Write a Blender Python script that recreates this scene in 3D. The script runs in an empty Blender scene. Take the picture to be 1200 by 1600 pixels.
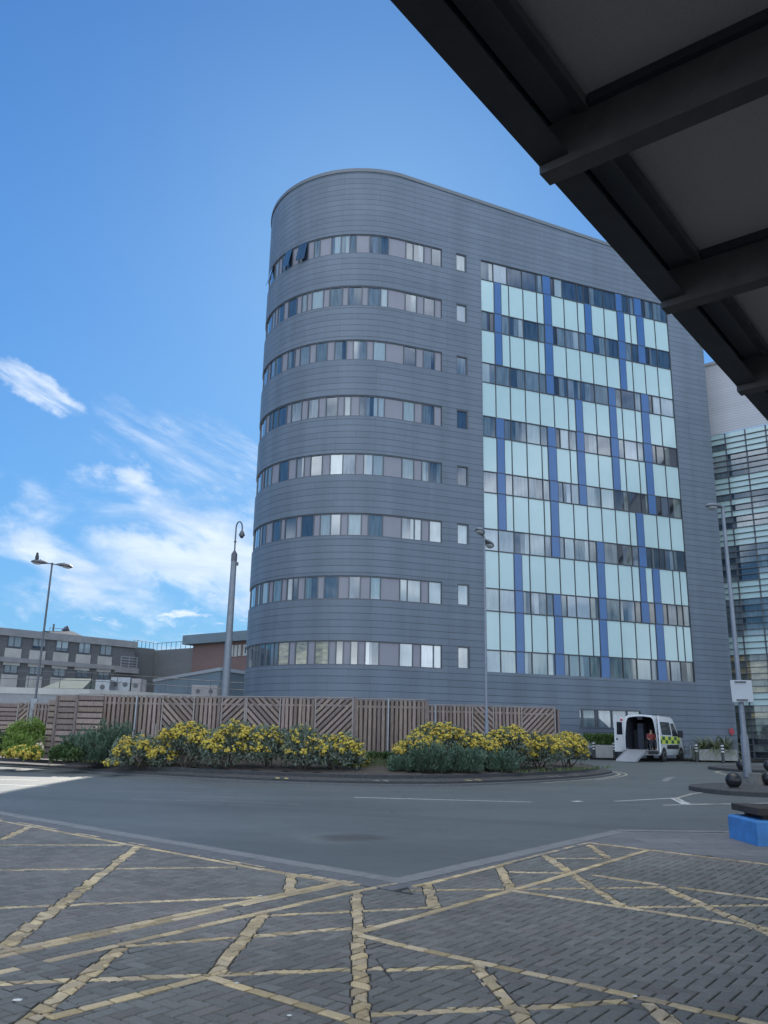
import bpy, math, random
from mathutils import Vector, noise
import numpy as np

# ------------------------------------------------------------------ camera, world, sun, exposure
sc = bpy.context.scene
COL = sc.collection
R = math.radians
EYE = 1.55
FOC, PITCH, ROLL = 1306.0, R(15.0), R(1.07)       # focal length in pixels of the 1200x1600 photograph
SUN_AZ, SUN_EL = 0.0, 31.0
SKYGAIN, SKYKNEE, SKYTINT = 0.73, 8.5, (0.5, 0.9, 1.27, 1)

fwd = Vector((0, math.cos(PITCH), math.sin(PITCH)))
up0 = Vector((0, -math.sin(PITCH), math.cos(PITCH)))
rt0 = Vector((1, 0, 0))
rt = rt0 * math.cos(ROLL) + up0 * math.sin(ROLL)
up = up0 * math.cos(ROLL) - rt0 * math.sin(ROLL)
cam = bpy.data.cameras.new("camera")
cam_o = bpy.data.objects.new("camera", cam)
COL.objects.link(cam_o)
from mathutils import Matrix
mw = Matrix((rt, up, -fwd)).transposed().to_4x4()
mw.translation = Vector((0, 0, EYE))
cam_o.matrix_world = mw
cam.sensor_fit = 'VERTICAL'
cam.sensor_height = 32.0
cam.lens = 32.0 * FOC / 1600.0
cam.clip_start, cam.clip_end = 0.05, 5000
sc.camera = cam_o

sc.view_settings.view_transform = 'Standard'
sc.view_settings.look = 'None'
sc.view_settings.exposure = 1.45
sc.view_settings.gamma = 1.0
try:
    sc.cycles.use_denoising = True
    sc.cycles.max_bounces = 6
    sc.cycles.diffuse_bounces = 3
    sc.cycles.volume_bounces = 0
except Exception:
    pass

def nd(nt, typ, **kw):
    n = nt.nodes.new(typ)
    for k, v in kw.items():
        if k.startswith('i_'):
            n.inputs[int(k[2:])].default_value = v
        else:
            setattr(n, k, v)
    return n

world = bpy.data.worlds.new("World")
sc.world = world
world.use_nodes = True
wt = world.node_tree
wt.nodes.clear()
L = wt.links.new
sky = nd(wt, 'ShaderNodeTexSky', sky_type='NISHITA', sun_disc=False)
sky.sun_elevation, sky.sun_rotation = R(SUN_EL), R(SUN_AZ)
sky.altitude, sky.air_density, sky.dust_density, sky.ozone_density = 50, 1.0, 0.5, 2.5
tc = nd(wt, 'ShaderNodeTexCoord')
sep = nd(wt, 'ShaderNodeSeparateXYZ'); L(tc.outputs['Generated'], sep.inputs[0])
def wm(op, a, b=None, clamp=False):
    n = nd(wt, 'ShaderNodeMath', operation=op, use_clamp=clamp)
    for i, q in enumerate((a, b)):
        if q is None: continue
        if isinstance(q, (int, float)): n.inputs[i].default_value = q
        else: L(q, n.inputs[i])
    return n.outputs[0]
AZ = wm('MULTIPLY', wm('ARCTAN2', sep.outputs[0], sep.outputs[1]), 57.2958)
EL = wm('MULTIPLY', wm('ARCSINE', sep.outputs[2]), 57.2958)
def wnoise(sa, se, shear, scale, detail, rough, dist=0.0, off=0.0):
    cb = nd(wt, 'ShaderNodeCombineXYZ')
    L(wm('MULTIPLY', AZ, sa), cb.inputs[0])
    L(wm('ADD', wm('MULTIPLY', EL, se), wm('MULTIPLY', AZ, shear)), cb.inputs[1])
    cb.inputs[2].default_value = off
    n = nd(wt, 'ShaderNodeTexNoise')
    n.inputs['Scale'].default_value = scale; n.inputs['Detail'].default_value = detail
    n.inputs['Roughness'].default_value = rough; n.inputs['Distortion'].default_value = dist
    L(cb.outputs[0], n.inputs['Vector'])
    return n.outputs[0]
WN1, WN2 = wnoise(0.3, 0.3, 0.0, 1.0, 6, 0.6, 0.0, 31.0), wnoise(0.25, 0.4, 0.1, 1.0, 7, 0.62, 0.0, 37.0)
def ell(az, el, ra, re, slope=0.0, soft=1.0):
    """soft elliptic patch of the sky round one direction"""
    da = wm('ADD', wm('SUBTRACT', AZ, az), wm('MULTIPLY', wm('SUBTRACT', WN1, 0.5), ra * 1.1))
    el = wm('ADD', wm('MULTIPLY', wm('SUBTRACT', WN2, 0.5), re * 2.2), el)
    de = wm('SUBTRACT', wm('SUBTRACT', EL, el), wm('MULTIPLY', da, slope))
    q = wm('ADD', wm('POWER', wm('ABSOLUTE', wm('DIVIDE', da, ra)), 2), wm('POWER', wm('ABSOLUTE', wm('DIVIDE', de, re)), 2))
    return wm('MULTIPLY', wm('SUBTRACT', 1.0, q, True), soft)
def ss(v, a, b):
    n = nd(wt, 'ShaderNodeMapRange', interpolation_type='SMOOTHSTEP')
    L(v, n.inputs[0]); n.inputs[1].default_value = a; n.inputs[2].default_value = b
    return n.outputs[0]
n1 = wnoise(0.10, 0.24, 0.045, 1.0, 9, 0.56, 0.45)
n2 = wnoise(0.10, 0.55, 0.22, 1.3, 10, 0.64, 0.25, 3.0)
n3 = wnoise(0.22, 0.75, 0.0, 1.0, 6, 0.6, 0.2, 7.0)
n4 = wnoise(0.03, 0.06, 0.0, 1.0, 6, 0.6, 0.6, 11.0)
bank = wm('MULTIPLY', ss(ell(-15.0, 11.6, 15.0, 5.2, 0.04, 1.0), 0.0, 0.85), ss(n1, 0.40, 0.66))
bank2 = wm('MULTIPLY', ss(ell(-12.5, 11.2, 9.0, 3.6, 0.0, 1.0), 0.0, 1.0), ss(n1, 0.04, 0.46))
wisp = wm('MULTIPLY', ss(ell(-24.6, 21.3, 3.8, 1.0, -0.30, 1.0), 0.0, 0.8), ss(n2, 0.30, 0.62))
veil = wm('MULTIPLY', ss(ell(-13.5, 18.4, 8.0, 3.0, -0.15, 1.0), 0.0, 0.9), wm('MULTIPLY', ss(n2, 0.40, 0.72), 0.55))
low = wm('MULTIPLY', ss(ell(-12.0, 7.4, 12.0, 1.7, 0.0, 1.0), 0.0, 0.6), ss(n3, 0.52, 0.64))
hor = wm('MULTIPLY', ss(ell(-10.0, 4.2, 40.0, 2.2, 0.0, 1.0), 0.0, 1.0), wm('MULTIPLY', ss(n3, 0.3, 0.7), 0.8))
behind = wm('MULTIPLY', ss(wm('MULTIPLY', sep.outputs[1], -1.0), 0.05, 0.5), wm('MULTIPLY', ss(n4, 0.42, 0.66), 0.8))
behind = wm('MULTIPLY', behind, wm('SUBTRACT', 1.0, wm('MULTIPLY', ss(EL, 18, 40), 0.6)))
cl = wm('MAXIMUM', wm('MAXIMUM', wm('MAXIMUM', bank, wm('MULTIPLY', bank2, 0.9)), wisp), wm('MAXIMUM', wm('MAXIMUM', veil, low), hor))
cl = wm('MULTIPLY', wm('MINIMUM', cl, 0.95), 0.88)
n5 = wnoise(0.12, 0.5, 0.02, 1.0, 6, 0.55, 0.3, 21.0)
ramp = nd(wt, 'ShaderNodeMixRGB')
L(ss(n5, 0.35, 0.65), ramp.inputs[0])
ramp.inputs[1].default_value = (2.9, 3.5, 4.4, 1)
ramp.inputs[2].default_value = (4.1, 4.5, 5.1, 1)
# the clear sky: the glare round the sun and the pale horizon held back as thin blue air
lum = nd(wt, 'ShaderNodeRGBToBW'); L(sky.outputs[0], lum.inputs[0])
gain = wm('DIVIDE', SKYGAIN, wm('ADD', 1.0, wm('DIVIDE', lum.outputs[0], SKYKNEE)))
hs = nd(wt, 'ShaderNodeMixRGB', blend_type='MULTIPLY'); hs.inputs[0].default_value = 1
L(sky.outputs[0], hs.inputs[1]); cbg = nd(wt, 'ShaderNodeCombineXYZ')
for i in range(3): L(gain, cbg.inputs[i])
L(cbg.outputs[0], hs.inputs[2])
hv = nd(wt, 'ShaderNodeMixRGB', blend_type='MULTIPLY'); hv.inputs[0].default_value = 1; hv.inputs[2].default_value = SKYTINT
L(hs.outputs[0], hv.inputs[1])
grd = nd(wt, 'ShaderNodeValToRGB'); L(wm('DIVIDE', EL, 90.0, True), grd.inputs[0])
cr_ = grd.color_ramp; cr_.elements[0].position = 0.0; cr_.elements[0].color = (0.85, 1.95, 3.1, 1); cr_.elements[1].position = 1.0; cr_.elements[1].color = (0.16, 0.7, 2.2, 1)
for p_, c_ in ((0.12, (0.58, 1.65, 3.1, 1)), (0.3, (0.30, 1.1, 2.75, 1)), (0.5, (0.14, 0.68, 2.1, 1))):
    e_ = cr_.elements.new(p_); e_.color = c_
air = nd(wt, 'ShaderNodeMixRGB'); air.inputs[0].default_value = 0.47
L(hv.outputs[0], air.inputs[1]); L(grd.outputs[0], air.inputs[2])
hv = air
mix = nd(wt, 'ShaderNodeMixRGB')
L(cl, mix.inputs[0]); L(hv.outputs[0], mix.inputs[1]); L(ramp.outputs[0], mix.inputs[2])
# bright cloud added behind the camera, out of view, to lift the ambient light
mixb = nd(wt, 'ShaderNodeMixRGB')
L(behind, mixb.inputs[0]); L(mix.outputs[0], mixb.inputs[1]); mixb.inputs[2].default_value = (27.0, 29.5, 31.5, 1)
bg = nd(wt, 'ShaderNodeBackground'); bg.inputs[1].default_value = 0.085
# pale veil added overhead, above the frame, to brighten and neutralise the ground
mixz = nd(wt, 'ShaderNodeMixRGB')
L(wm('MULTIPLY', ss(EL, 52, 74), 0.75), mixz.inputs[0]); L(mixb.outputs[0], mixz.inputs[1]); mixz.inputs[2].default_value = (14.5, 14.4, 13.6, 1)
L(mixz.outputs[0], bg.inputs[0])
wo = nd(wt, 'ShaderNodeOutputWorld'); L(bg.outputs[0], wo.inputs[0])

sun = bpy.data.lights.new("sun", 'SUN')
sun.energy, sun.angle, sun.color = 3.2, R(0.53), (1.0, 0.93, 0.82)
sun_o = bpy.data.objects.new("sun", sun)
COL.objects.link(sun_o)
sd = Vector((math.sin(R(SUN_AZ)) * math.cos(R(SUN_EL)), math.cos(R(SUN_AZ)) * math.cos(R(SUN_EL)), math.sin(R(SUN_EL))))
sun_o.rotation_euler = sd.to_track_quat('Z', 'Y').to_euler()
sun_o.location = (0, 0, 60)

# ------------------------------------------------------------------ surveying helpers: a photo point on a known real surface
def ray(x, y):
    return fwd * FOC + rt * (x - 600) + up * (800 - y)
def gz(y):
    return 0.42 * min(max((y - 10) / 36, 0), 1)
def gnd(x, y, dz=0.0):
    d = ray(x, y)
    Y = 3.0
    for k in range(3):
        z = gz(Y) + dz
        lo, hi = 2.0, 400.0
        for _ in range(60):
            m = (lo + hi) / 2
            if EYE + d.z * m / d.y > gz(m) + dz: lo = m
            else: hi = m
        Y = lo
    return Vector((d.x * Y / d.y, Y, gz(Y) + dz))
def at(x, y, Y):
    d = ray(x, y); t = Y / d.y
    return Vector((d.x * t, Y, EYE + d.z * t))
class Plane:
    """a vertical plane through p0 in plan, running along azimuth az (degrees)"""
    def __init__(s, p0, az):
        s.p = Vector(p0); s.u = Vector((math.sin(R(az)), math.cos(R(az)))); s.n = Vector((-s.u.y, s.u.x))
    def tz(s, x, y):
        d = ray(x, y); a = np.array([[s.u.x, -d.x], [s.u.y, -d.y]]); t, k = np.linalg.solve(a, -np.array(s.p))
        return float(t), float(EYE + d.z * k)
    def w(s, t, d, z=0.0):
        q = s.p + s.u * t + s.n * d
        return Vector((q.x, q.y, z))

# ------------------------------------------------------------------ materials
MATS = {}
def mat(name, col, rough=0.7, var=0.0, scale=8.0, bump=0.0, bscale=40.0, metal=0.0, attr=False, spec=0.5, coat=0.0, detail=5.0, stretch=None, two=None, tone=False):
    m = bpy.data.materials.new(name); m.use_nodes = True
    nt = m.node_tree; b = nt.nodes['Principled BSDF']
    b.inputs['Roughness'].default_value = rough
    b.inputs['Metallic'].default_value = metal
    b.inputs['Specular IOR Level'].default_value = spec
    b.inputs['Coat Weight'].default_value = coat
    b.inputs['Coat Roughness'].default_value = 0.03
    tcn = nd(nt, 'ShaderNodeTexCoord'); vec = tcn.outputs['Object']
    if stretch:
        mp = nd(nt, 'ShaderNodeMapping'); mp.inputs['Scale'].default_value = stretch
        nt.links.new(vec, mp.inputs[0]); vec = mp.outputs[0]
    src = None
    if attr:
        a = nd(nt, 'ShaderNodeVertexColor', layer_name='Col')
        src = a.outputs[0]
    if var > 0 or two:
        n = nd(nt, 'ShaderNodeTexNoise'); n.inputs['Scale'].default_value = scale; n.inputs['Detail'].default_value = detail
        n.inputs['Roughness'].default_value = 0.65
        nt.links.new(vec, n.inputs['Vector'])
        mr = nd(nt, 'ShaderNodeMapRange'); mr.inputs[1].default_value = 0.3; mr.inputs[2].default_value = 0.7
        if two:
            mx = nd(nt, 'ShaderNodeMixRGB'); nt.links.new(n.outputs[0], mr.inputs[0]); nt.links.new(mr.outputs[0], mx.inputs[0])
            mx.inputs[1].default_value = (*col, 1); mx.inputs[2].default_value = (*two, 1); src = mx.outputs[0]
        else:
            mr.inputs[3].default_value = 1 - var; mr.inputs[4].default_value = 1 + var
            nt.links.new(n.outputs[0], mr.inputs[0])
            mx = nd(nt, 'ShaderNodeMixRGB', blend_type='MULTIPLY'); mx.inputs[0].default_value = 1
            if src is not None: nt.links.new(src, mx.inputs[1])
            else: mx.inputs[1].default_value = (*col, 1)
            nt.links.new(mr.outputs[0], mx.inputs[2]); src = mx.outputs[0]
    if tone:
        a = nd(nt, 'ShaderNodeVertexColor', layer_name='Col'); mx = nd(nt, 'ShaderNodeMixRGB', blend_type='MULTIPLY'); mx.inputs[0].default_value = 1
        nt.links.new(src, mx.inputs[1]); nt.links.new(a.outputs[0], mx.inputs[2]); src = mx.outputs[0]
    if src is not None: nt.links.new(src, b.inputs['Base Color'])
    else: b.inputs['Base Color'].default_value = (*col, 1)
    if bump > 0:
        n2 = nd(nt, 'ShaderNodeTexNoise'); n2.inputs['Scale'].default_value = bscale; n2.inputs['Detail'].default_value = 4
        nt.links.new(vec, n2.inputs['Vector'])
        bp = nd(nt, 'ShaderNodeBump'); bp.inputs['Strength'].default_value = bump; bp.inputs['Distance'].default_value = 0.02
        nt.links.new(n2.outputs[0], bp.inputs['Height']); nt.links.new(bp.outputs[0], b.inputs['Normal'])
    MATS[name] = m
    return m

def brick_mat(name, c1, c2, mortar, bw, bh, joint, rough=0.7, offset=0.5, uv='UV', bump=0.3, bias=0.0, spec=0.5, metal=0.0, wob=0.0, stain=0.12, stsc=(0.15, 0.5, 1)):
    m = bpy.data.materials.new(name); m.use_nodes = True
    nt = m.node_tree; b = nt.nodes['Principled BSDF']; K = nt.links.new
    tcn = nd(nt, 'ShaderNodeTexCoord')
    br = nd(nt, 'ShaderNodeTexBrick', offset=offset, squash=1.0)
    br.inputs['Color1'].default_value = (*c1, 1); br.inputs['Color2'].default_value = (*c2, 1); br.inputs['Mortar'].default_value = (*mortar, 1)
    br.inputs['Scale'].default_value = 1.0; br.inputs['Mortar Size'].default_value = joint; br.inputs['Mortar Smooth'].default_value = 0.1
    br.inputs['Bias'].default_value = bias; br.inputs['Brick Width'].default_value = bw; br.inputs['Row Height'].default_value = bh
    K(tcn.outputs[uv], br.inputs['Vector'])
    mp = nd(nt, 'ShaderNodeMapping'); mp.inputs['Scale'].default_value = stsc; K(tcn.outputs[uv], mp.inputs[0])
    n = nd(nt, 'ShaderNodeTexNoise'); n.inputs['Scale'].default_value = 1.0; n.inputs['Detail'].default_value = 6; K(mp.outputs[0], n.inputs['Vector'])
    mr = nd(nt, 'ShaderNodeMapRange'); mr.inputs[1].default_value = 0.3; mr.inputs[2].default_value = 0.7; mr.inputs[3].default_value = 1 - stain; mr.inputs[4].default_value = 1 + stain
    K(n.outputs[0], mr.inputs[0])
    mx = nd(nt, 'ShaderNodeMixRGB', blend_type='MULTIPLY'); mx.inputs[0].default_value = 1
    K(br.outputs[0], mx.inputs[1]); K(mr.outputs[0], mx.inputs[2]); K(mx.outputs[0], b.inputs['Base Color'])
    b.inputs['Roughness'].default_value = rough; b.inputs['Metallic'].default_value = metal; b.inputs['Specular IOR Level'].default_value = spec
    bp = nd(nt, 'ShaderNodeBump', invert=True); bp.inputs['Strength'].default_value = bump; bp.inputs['Distance'].default_value = 0.02
    K(br.outputs['Fac'], bp.inputs['Height'])
    if wob > 0:
        n3 = nd(nt, 'ShaderNodeTexNoise'); n3.inputs['Scale'].default_value = 0.9; n3.inputs['Detail'].default_value = 2; K(tcn.outputs[uv], n3.inputs['Vector'])
        b2 = nd(nt, 'ShaderNodeBump'); b2.inputs['Strength'].default_value = wob; b2.inputs['Distance'].default_value = 0.05
        K(n3.outputs[0], b2.inputs['Height']); K(bp.outputs[0], b2.inputs['Normal']); K(b2.outputs[0], b.inputs['Normal'])
    else:
        K(bp.outputs[0], b.inputs['Normal'])
    MATS[name] = m
    return m

def cladding_mat():
    m = brick_mat('cladding', (0.116, 0.144, 0.183), (0.127, 0.156, 0.195), (0.055, 0.068, 0.086), 2.44, 0.4, 0.016, rough=0.5, offset=0.0, bump=0.5, wob=0.08, stain=0.13, stsc=(0.8, 0.06, 1))
    nt = m.node_tree; K = nt.links.new
    br = [n for n in nt.nodes if n.type == 'TEX_BRICK'][0]
    br.inputs['Brick Width'].default_value = 4000.0
    tcn = [n for n in nt.nodes if n.type == 'TEX_COORD'][0]
    b2 = nd(nt, 'ShaderNodeTexBrick', offset=0.5)
    for k, v in (('Color1', (1, 1, 1, 1)), ('Color2', (.88, .885, .89, 1)), ('Mortar', (.66, .66, .68, 1))): b2.inputs[k].default_value = v
    b2.inputs['Scale'].default_value = 1; b2.inputs['Mortar Size'].default_value = 0.011; b2.inputs['Brick Width'].default_value = 2.44; b2.inputs['Row Height'].default_value = 0.4; b2.inputs['Mortar Smooth'].default_value = .2; b2.inputs['Bias'].default_value = -.3
    b2.offset = 0.5; b2.offset_frequency = 4
    K(tcn.outputs['UV'], b2.inputs['Vector'])
    mx = nd(nt, 'ShaderNodeMixRGB', blend_type='MULTIPLY'); mx.inputs[0].default_value = 1
    K(br.outputs[0], mx.inputs[1]); K(b2.outputs[0], mx.inputs[2])
    tgt = [n for n in nt.nodes if n.type == 'MIX_RGB' and n is not mx][0]
    K(mx.outputs[0], tgt.inputs[1])

def asphalt_mat():
    m = bpy.data.materials.new('asphalt'); m.use_nodes = True
    nt = m.node_tree; b = nt.nodes['Principled BSDF']; K = nt.links.new
    tcn = nd(nt, 'ShaderNodeTexCoord'); V = tcn.outputs['Object']
    def noi(s, d, r=0.6, sc3=(1, 1, 1)):
        mp = nd(nt, 'ShaderNodeMapping'); mp.inputs['Scale'].default_value = sc3; K(V, mp.inputs[0])
        n = nd(nt, 'ShaderNodeTexNoise'); n.inputs['Scale'].default_value = s; n.inputs['Detail'].default_value = d; n.inputs['Roughness'].default_value = r
        K(mp.outputs[0], n.inputs['Vector']); return n.outputs[0]
    def rng(v, a, c, lo, hi):
        q = nd(nt, 'ShaderNodeMapRange'); K(v, q.inputs[0])
        for i, x in enumerate((a, c, lo, hi)): q.inputs[i + 1].default_value = x
        return q.outputs[0]
    def mth(op, a, c):
        q = nd(nt, 'ShaderNodeMath', operation=op)
        for i, x in enumerate((a, c)):
            if isinstance(x, (int, float)): q.inputs[i].default_value = x
            else: K(x, q.inputs[i])
        return q.outputs[0]
    f = mth('MULTIPLY', rng(noi(0.35, 5, 0.6, (0.5, 1.3, 1)), 0.3, 0.7, 0.82, 1.15), rng(noi(90, 2), 0.25, 0.75, 0.7, 1.3))
    f = mth('MULTIPLY', f, rng(noi(3.0, 6, 0.7), 0.35, 0.75, 0.93, 1.1))
    base = nd(nt, 'ShaderNodeMixRGB', blend_type='MULTIPLY'); base.inputs[0].default_value = 1; base.inputs[1].default_value = (0.100, 0.114, 0.115, 1); K(f, base.inputs[2])
    # a damp hollow in the road with a rim of dried silt
    sp = nd(nt, 'ShaderNodeSeparateXYZ'); K(V, sp.inputs[0])
    w = mth('MULTIPLY', mth('SUBTRACT', noi(2.6, 6), 0.5), 1.7)
    qx = mth('DIVIDE', mth('ADD', sp.outputs[0], 0.72), 0.62); qy = mth('DIVIDE', mth('SUBTRACT', sp.outputs[1], 13.55), 0.75)
    q = mth('ADD', mth('SQRT', mth('ADD', mth('MULTIPLY', qx, qx), mth('MULTIPLY', qy, qy)), 0), w)
    qx2 = mth('DIVIDE', mth('ADD', sp.outputs[0], 0.42), 0.62); qy2 = mth('DIVIDE', mth('SUBTRACT', sp.outputs[1], 13.62), 0.52)
    q2 = mth('ADD', mth('SQRT', mth('ADD', mth('MULTIPLY', qx2, qx2), mth('MULTIPLY', qy2, qy2)), 0), w)
    m1 = nd(nt, 'ShaderNodeMixRGB'); K(rng(q, 0.6, 1.1, 0.45, 0.0), m1.inputs[0]); K(base.outputs[0], m1.inputs[1]); m1.inputs[2].default_value = (0.17, 0.18, 0.18, 1)
    m2 = nd(nt, 'ShaderNodeMixRGB'); K(rng(q2, 0.45, 1.1, 0.62, 0.0), m2.inputs[0]); K(m1.outputs[0], m2.inputs[1]); m2.inputs[2].default_value = (0.034, 0.031, 0.027, 1)
    vo = nd(nt, 'ShaderNodeTexVoronoi', feature='DISTANCE_TO_EDGE'); vo.inputs['Scale'].default_value = 0.33
    wv = nd(nt, 'ShaderNodeMixRGB', blend_type='ADD'); wv.inputs[0].default_value = 0.5; K(V, wv.inputs[1])
    nz = nd(nt, 'ShaderNodeTexNoise'); nz.inputs['Scale'].default_value = 1.4; nz.inputs['Detail'].default_value = 6; K(V, nz.inputs['Vector']); K(nz.outputs['Color'], wv.inputs[2]); K(wv.outputs[0], vo.inputs['Vector'])
    ck = mth('MULTIPLY', rng(vo.outputs['Distance'], 0.0, 0.012, 0.55, 0.0), rng(noi(0.22, 3), 0.48, 0.6, 0.0, 1.0))
    # a long reinstated trench, darker and finer than the old surface
    tr = rng(mth('ABSOLUTE', mth('SUBTRACT', mth('ADD', sp.outputs[1], mth('MULTIPLY', sp.outputs[0], 0.32)), 17.0), 0.0), 0.32, 0.36, 0.22, 0.0)
    m3 = nd(nt, 'ShaderNodeMixRGB'); K(mth('MAXIMUM', ck, tr), m3.inputs[0]); K(m2.outputs[0], m3.inputs[1]); m3.inputs[2].default_value = (0.035, 0.036, 0.037, 1)
    K(m3.outputs[0], b.inputs['Base Color'])
    b.inputs['Roughness'].default_value = 0.62; b.inputs['Specular IOR Level'].default_value = 0.4
    bp = nd(nt, 'ShaderNodeBump'); bp.inputs['Strength'].default_value = 0.35; bp.inputs['Distance'].default_value = 0.01
    K(noi(140, 3), bp.inputs['Height']); K(bp.outputs[0], b.inputs['Normal'])
    MATS['asphalt'] = m
    return m

asphalt_mat()
mat('earth', (0.045, 0.038, 0.032), 0.95, two=(0.085, 0.07, 0.058), scale=5, bump=0.8, bscale=14)
mat('grass_ground', (0.05, 0.085, 0.03), 0.95, var=0.4, scale=6)
mat('block', (0.1, 0.1, 0.1), 0.72, attr=True, var=0.16, scale=60, bump=0.35, bscale=160, spec=0.4)
mat('joint', (0.032, 0.031, 0.029), 0.95, var=0.3, scale=30)
mat('kerb_concrete', (0.19, 0.195, 0.195), 0.8, var=0.16, scale=9, bump=0.3, bscale=90)
mat('edge_band', (0.12, 0.125, 0.13), 0.8, var=0.2, scale=12, bump=0.3, bscale=80)
mat('flagstone', (0.15, 0.155, 0.16), 0.8, attr=True, var=0.14, scale=5, bump=0.25, bscale=60)
mat('white_paint', (0.52, 0.53, 0.52), 0.7, var=0.35, scale=14, detail=8)
mat('worn_paint', (0.2, 0.21, 0.215), 0.75, var=0.4, scale=12, detail=8)
mat('yellow_paint', (0.5, 0.40, 0.16), 0.75, var=0.3, scale=16)
mat('cream_paint', (0.36, 0.34, 0.28), 0.75, var=0.3, scale=12)
mat('setts', (0.06, 0.06, 0.062), 0.85, var=0.45, scale=9, stretch=(1.0, 1.0, 5.0), bump=0.9, bscale=22)
cladding_mat()
mat('coping', (0.13, 0.145, 0.165), 0.45, var=0.06)
mat('mullion', (0.035, 0.04, 0.05), 0.45)
mat('frame_grey', (0.085, 0.095, 0.115), 0.45)
mat('panel_mauve', (0.225, 0.22, 0.255), 0.45, var=0.04, scale=1.5)
def glass(name, col, var=0.25, st=(3.0, 3.0, 0.35), sc=2.0, rough=0.04, two=None, coat=0.0):
    return mat(name, col, rough, var=var, scale=sc, stretch=st, spec=0.8, two=two, coat=1.0, detail=3, tone=True)
glass('glass_dark', (0.018, 0.032, 0.052), two=(0.05, 0.08, 0.115))
glass('glass_black', (0.012, 0.016, 0.022), two=(0.03, 0.036, 0.045))
glass('glass_mid', (0.07, 0.10, 0.125), two=(0.16, 0.205, 0.235))
glass('glass_light', (0.235, 0.29, 0.31), two=(0.31, 0.365, 0.385))
glass('glass_warm', (0.05, 0.055, 0.05), two=(0.42, 0.36, 0.22), st=(0.8, 0.8, 2.2), sc=1.3)  # on the wing this warm tone is a reflection painted into the panes
glass('glass_refl', (0.035, 0.045, 0.045), two=(0.16, 0.19, 0.18), st=(2.5, 2.5, 0.5), sc=1.2)  # dark mottled reflections painted into the pane colour
mat('cyan_panel', (0.41, 0.545, 0.55), 0.12, var=0.03, scale=0.7, spec=0.6)
mat('blue_panel', (0.05, 0.125, 0.29), 0.22, var=0.06, scale=0.8, spec=0.5)
brick_mat('corrugated', (0.42, 0.42, 0.45), (0.45, 0.45, 0.48), (0.35, 0.35, 0.38), 4.2, 0.2, 0.03, rough=0.5, offset=0.0, bump=0.3, stain=0.05)
brick_mat('dark_brick', (0.10, 0.105, 0.11), (0.135, 0.138, 0.142), (0.16, 0.16, 0.16), 0.225, 0.075, 0.008, bump=0.2)
brick_mat('red_brick', (0.135, 0.075, 0.068), (0.165, 0.092, 0.082), (0.2, 0.17, 0.155), 0.225, 0.075, 0.008, bump=0.2)
mat('concrete_band', (0.26, 0.26, 0.265), 0.85, var=0.14, scale=1.2)
mat('pale_render', (0.42, 0.41, 0.385), 0.85, var=0.18, scale=0.7, detail=8)
mat('blue_grey_metal', (0.13, 0.17, 0.2), 0.55, var=0.1, scale=0.6)
mat('roof_green', (0.11, 0.14, 0.12), 0.7, var=0.15, scale=3)
mat('light_metal', (0.36, 0.38, 0.4), 0.4, var=0.1, scale=4, metal=0.3)
mat('galvanised', (0.24, 0.26, 0.285), 0.42, var=0.15, scale=7, metal=0.5)
mat('pole_grey', (0.19, 0.205, 0.235), 0.45, var=0.12, scale=5, metal=0.25)
mat('pole_dark', (0.085, 0.09, 0.105), 0.45, var=0.15, scale=5)
mat('lamp_dark', (0.06, 0.065, 0.075), 0.45)
mat('lamp_lens', (0.45, 0.48, 0.5), 0.15)
mat('sign_grey', (0.48, 0.5, 0.53), 0.45, var=0.06, scale=4)
mat('fence_wood', (0.15, 0.115, 0.1), 0.85, attr=True, var=0.25, scale=7, stretch=(4, 4, 0.6), bump=0.4, bscale=18)
mat('fence_back', (0.10, 0.074, 0.062), 0.9, var=0.3, scale=6)
mat('fence_rail', (0.3, 0.26, 0.24), 0.85, var=0.15, scale=6)
mat('leaf', (0.1, 0.1, 0.1), 0.6, attr=True, spec=0.3)
mat('flower', (0.5, 0.4, 0.05), 0.7, attr=True, spec=0.2)
mat('twig', (0.07, 0.055, 0.045), 0.9)
mat('black_iron', (0.015, 0.015, 0.017), 0.35, var=0.2, scale=12)
mat('black_paint', (0.02, 0.021, 0.024), 0.45)
mat('band_white', (0.6, 0.6, 0.6), 0.5)
mat('weathered_concrete', (0.17, 0.165, 0.155), 0.9, var=0.35, scale=4, bump=0.5, bscale=18, detail=8)
mat('blue_block_paint', (0.06, 0.215, 0.50), 0.7, var=0.25, scale=3, detail=9, bump=0.25, bscale=30)
mat('dark_timber', (0.045, 0.036, 0.032), 0.85, var=0.35, scale=7, stretch=(5, 0.6, 5), bump=0.4, bscale=22)
mat('planter_white', (0.38, 0.38, 0.37), 0.75, var=0.15, scale=3, detail=8)
mat('van_white', (0.62, 0.64, 0.66), 0.22, coat=0.4, var=0.05, scale=2)
mat('van_dark', (0.02, 0.022, 0.028), 0.6)
mat('van_interior', (0.03, 0.036, 0.055), 0.8, var=0.2, scale=4)
mat('van_pale_trim', (0.34, 0.36, 0.38), 0.6)
mat('hi_yellow', (0.55, 0.62, 0.09), 0.4)
mat('check_green', (0.02, 0.10, 0.06), 0.4)
mat('rubber', (0.018, 0.018, 0.019), 0.85, var=0.2, scale=20)
mat('rim_metal', (0.3, 0.31, 0.32), 0.35, metal=0.6)
mat('van_glass', (0.02, 0.025, 0.03), 0.05, spec=0.6)
mat('tail_red', (0.55, 0.05, 0.05), 0.25)
mat('ramp_metal', (0.36, 0.38, 0.41), 0.4, var=0.12, scale=12, metal=0.3)
mat('red_cloth', (0.3, 0.06, 0.055), 0.85, var=0.15, scale=9)
mat('skin', (0.45, 0.28, 0.2), 0.6)
mat('hair_dark', (0.015, 0.012, 0.01), 0.7)
mat('trouser_dark', (0.03, 0.033, 0.045), 0.85)
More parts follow.
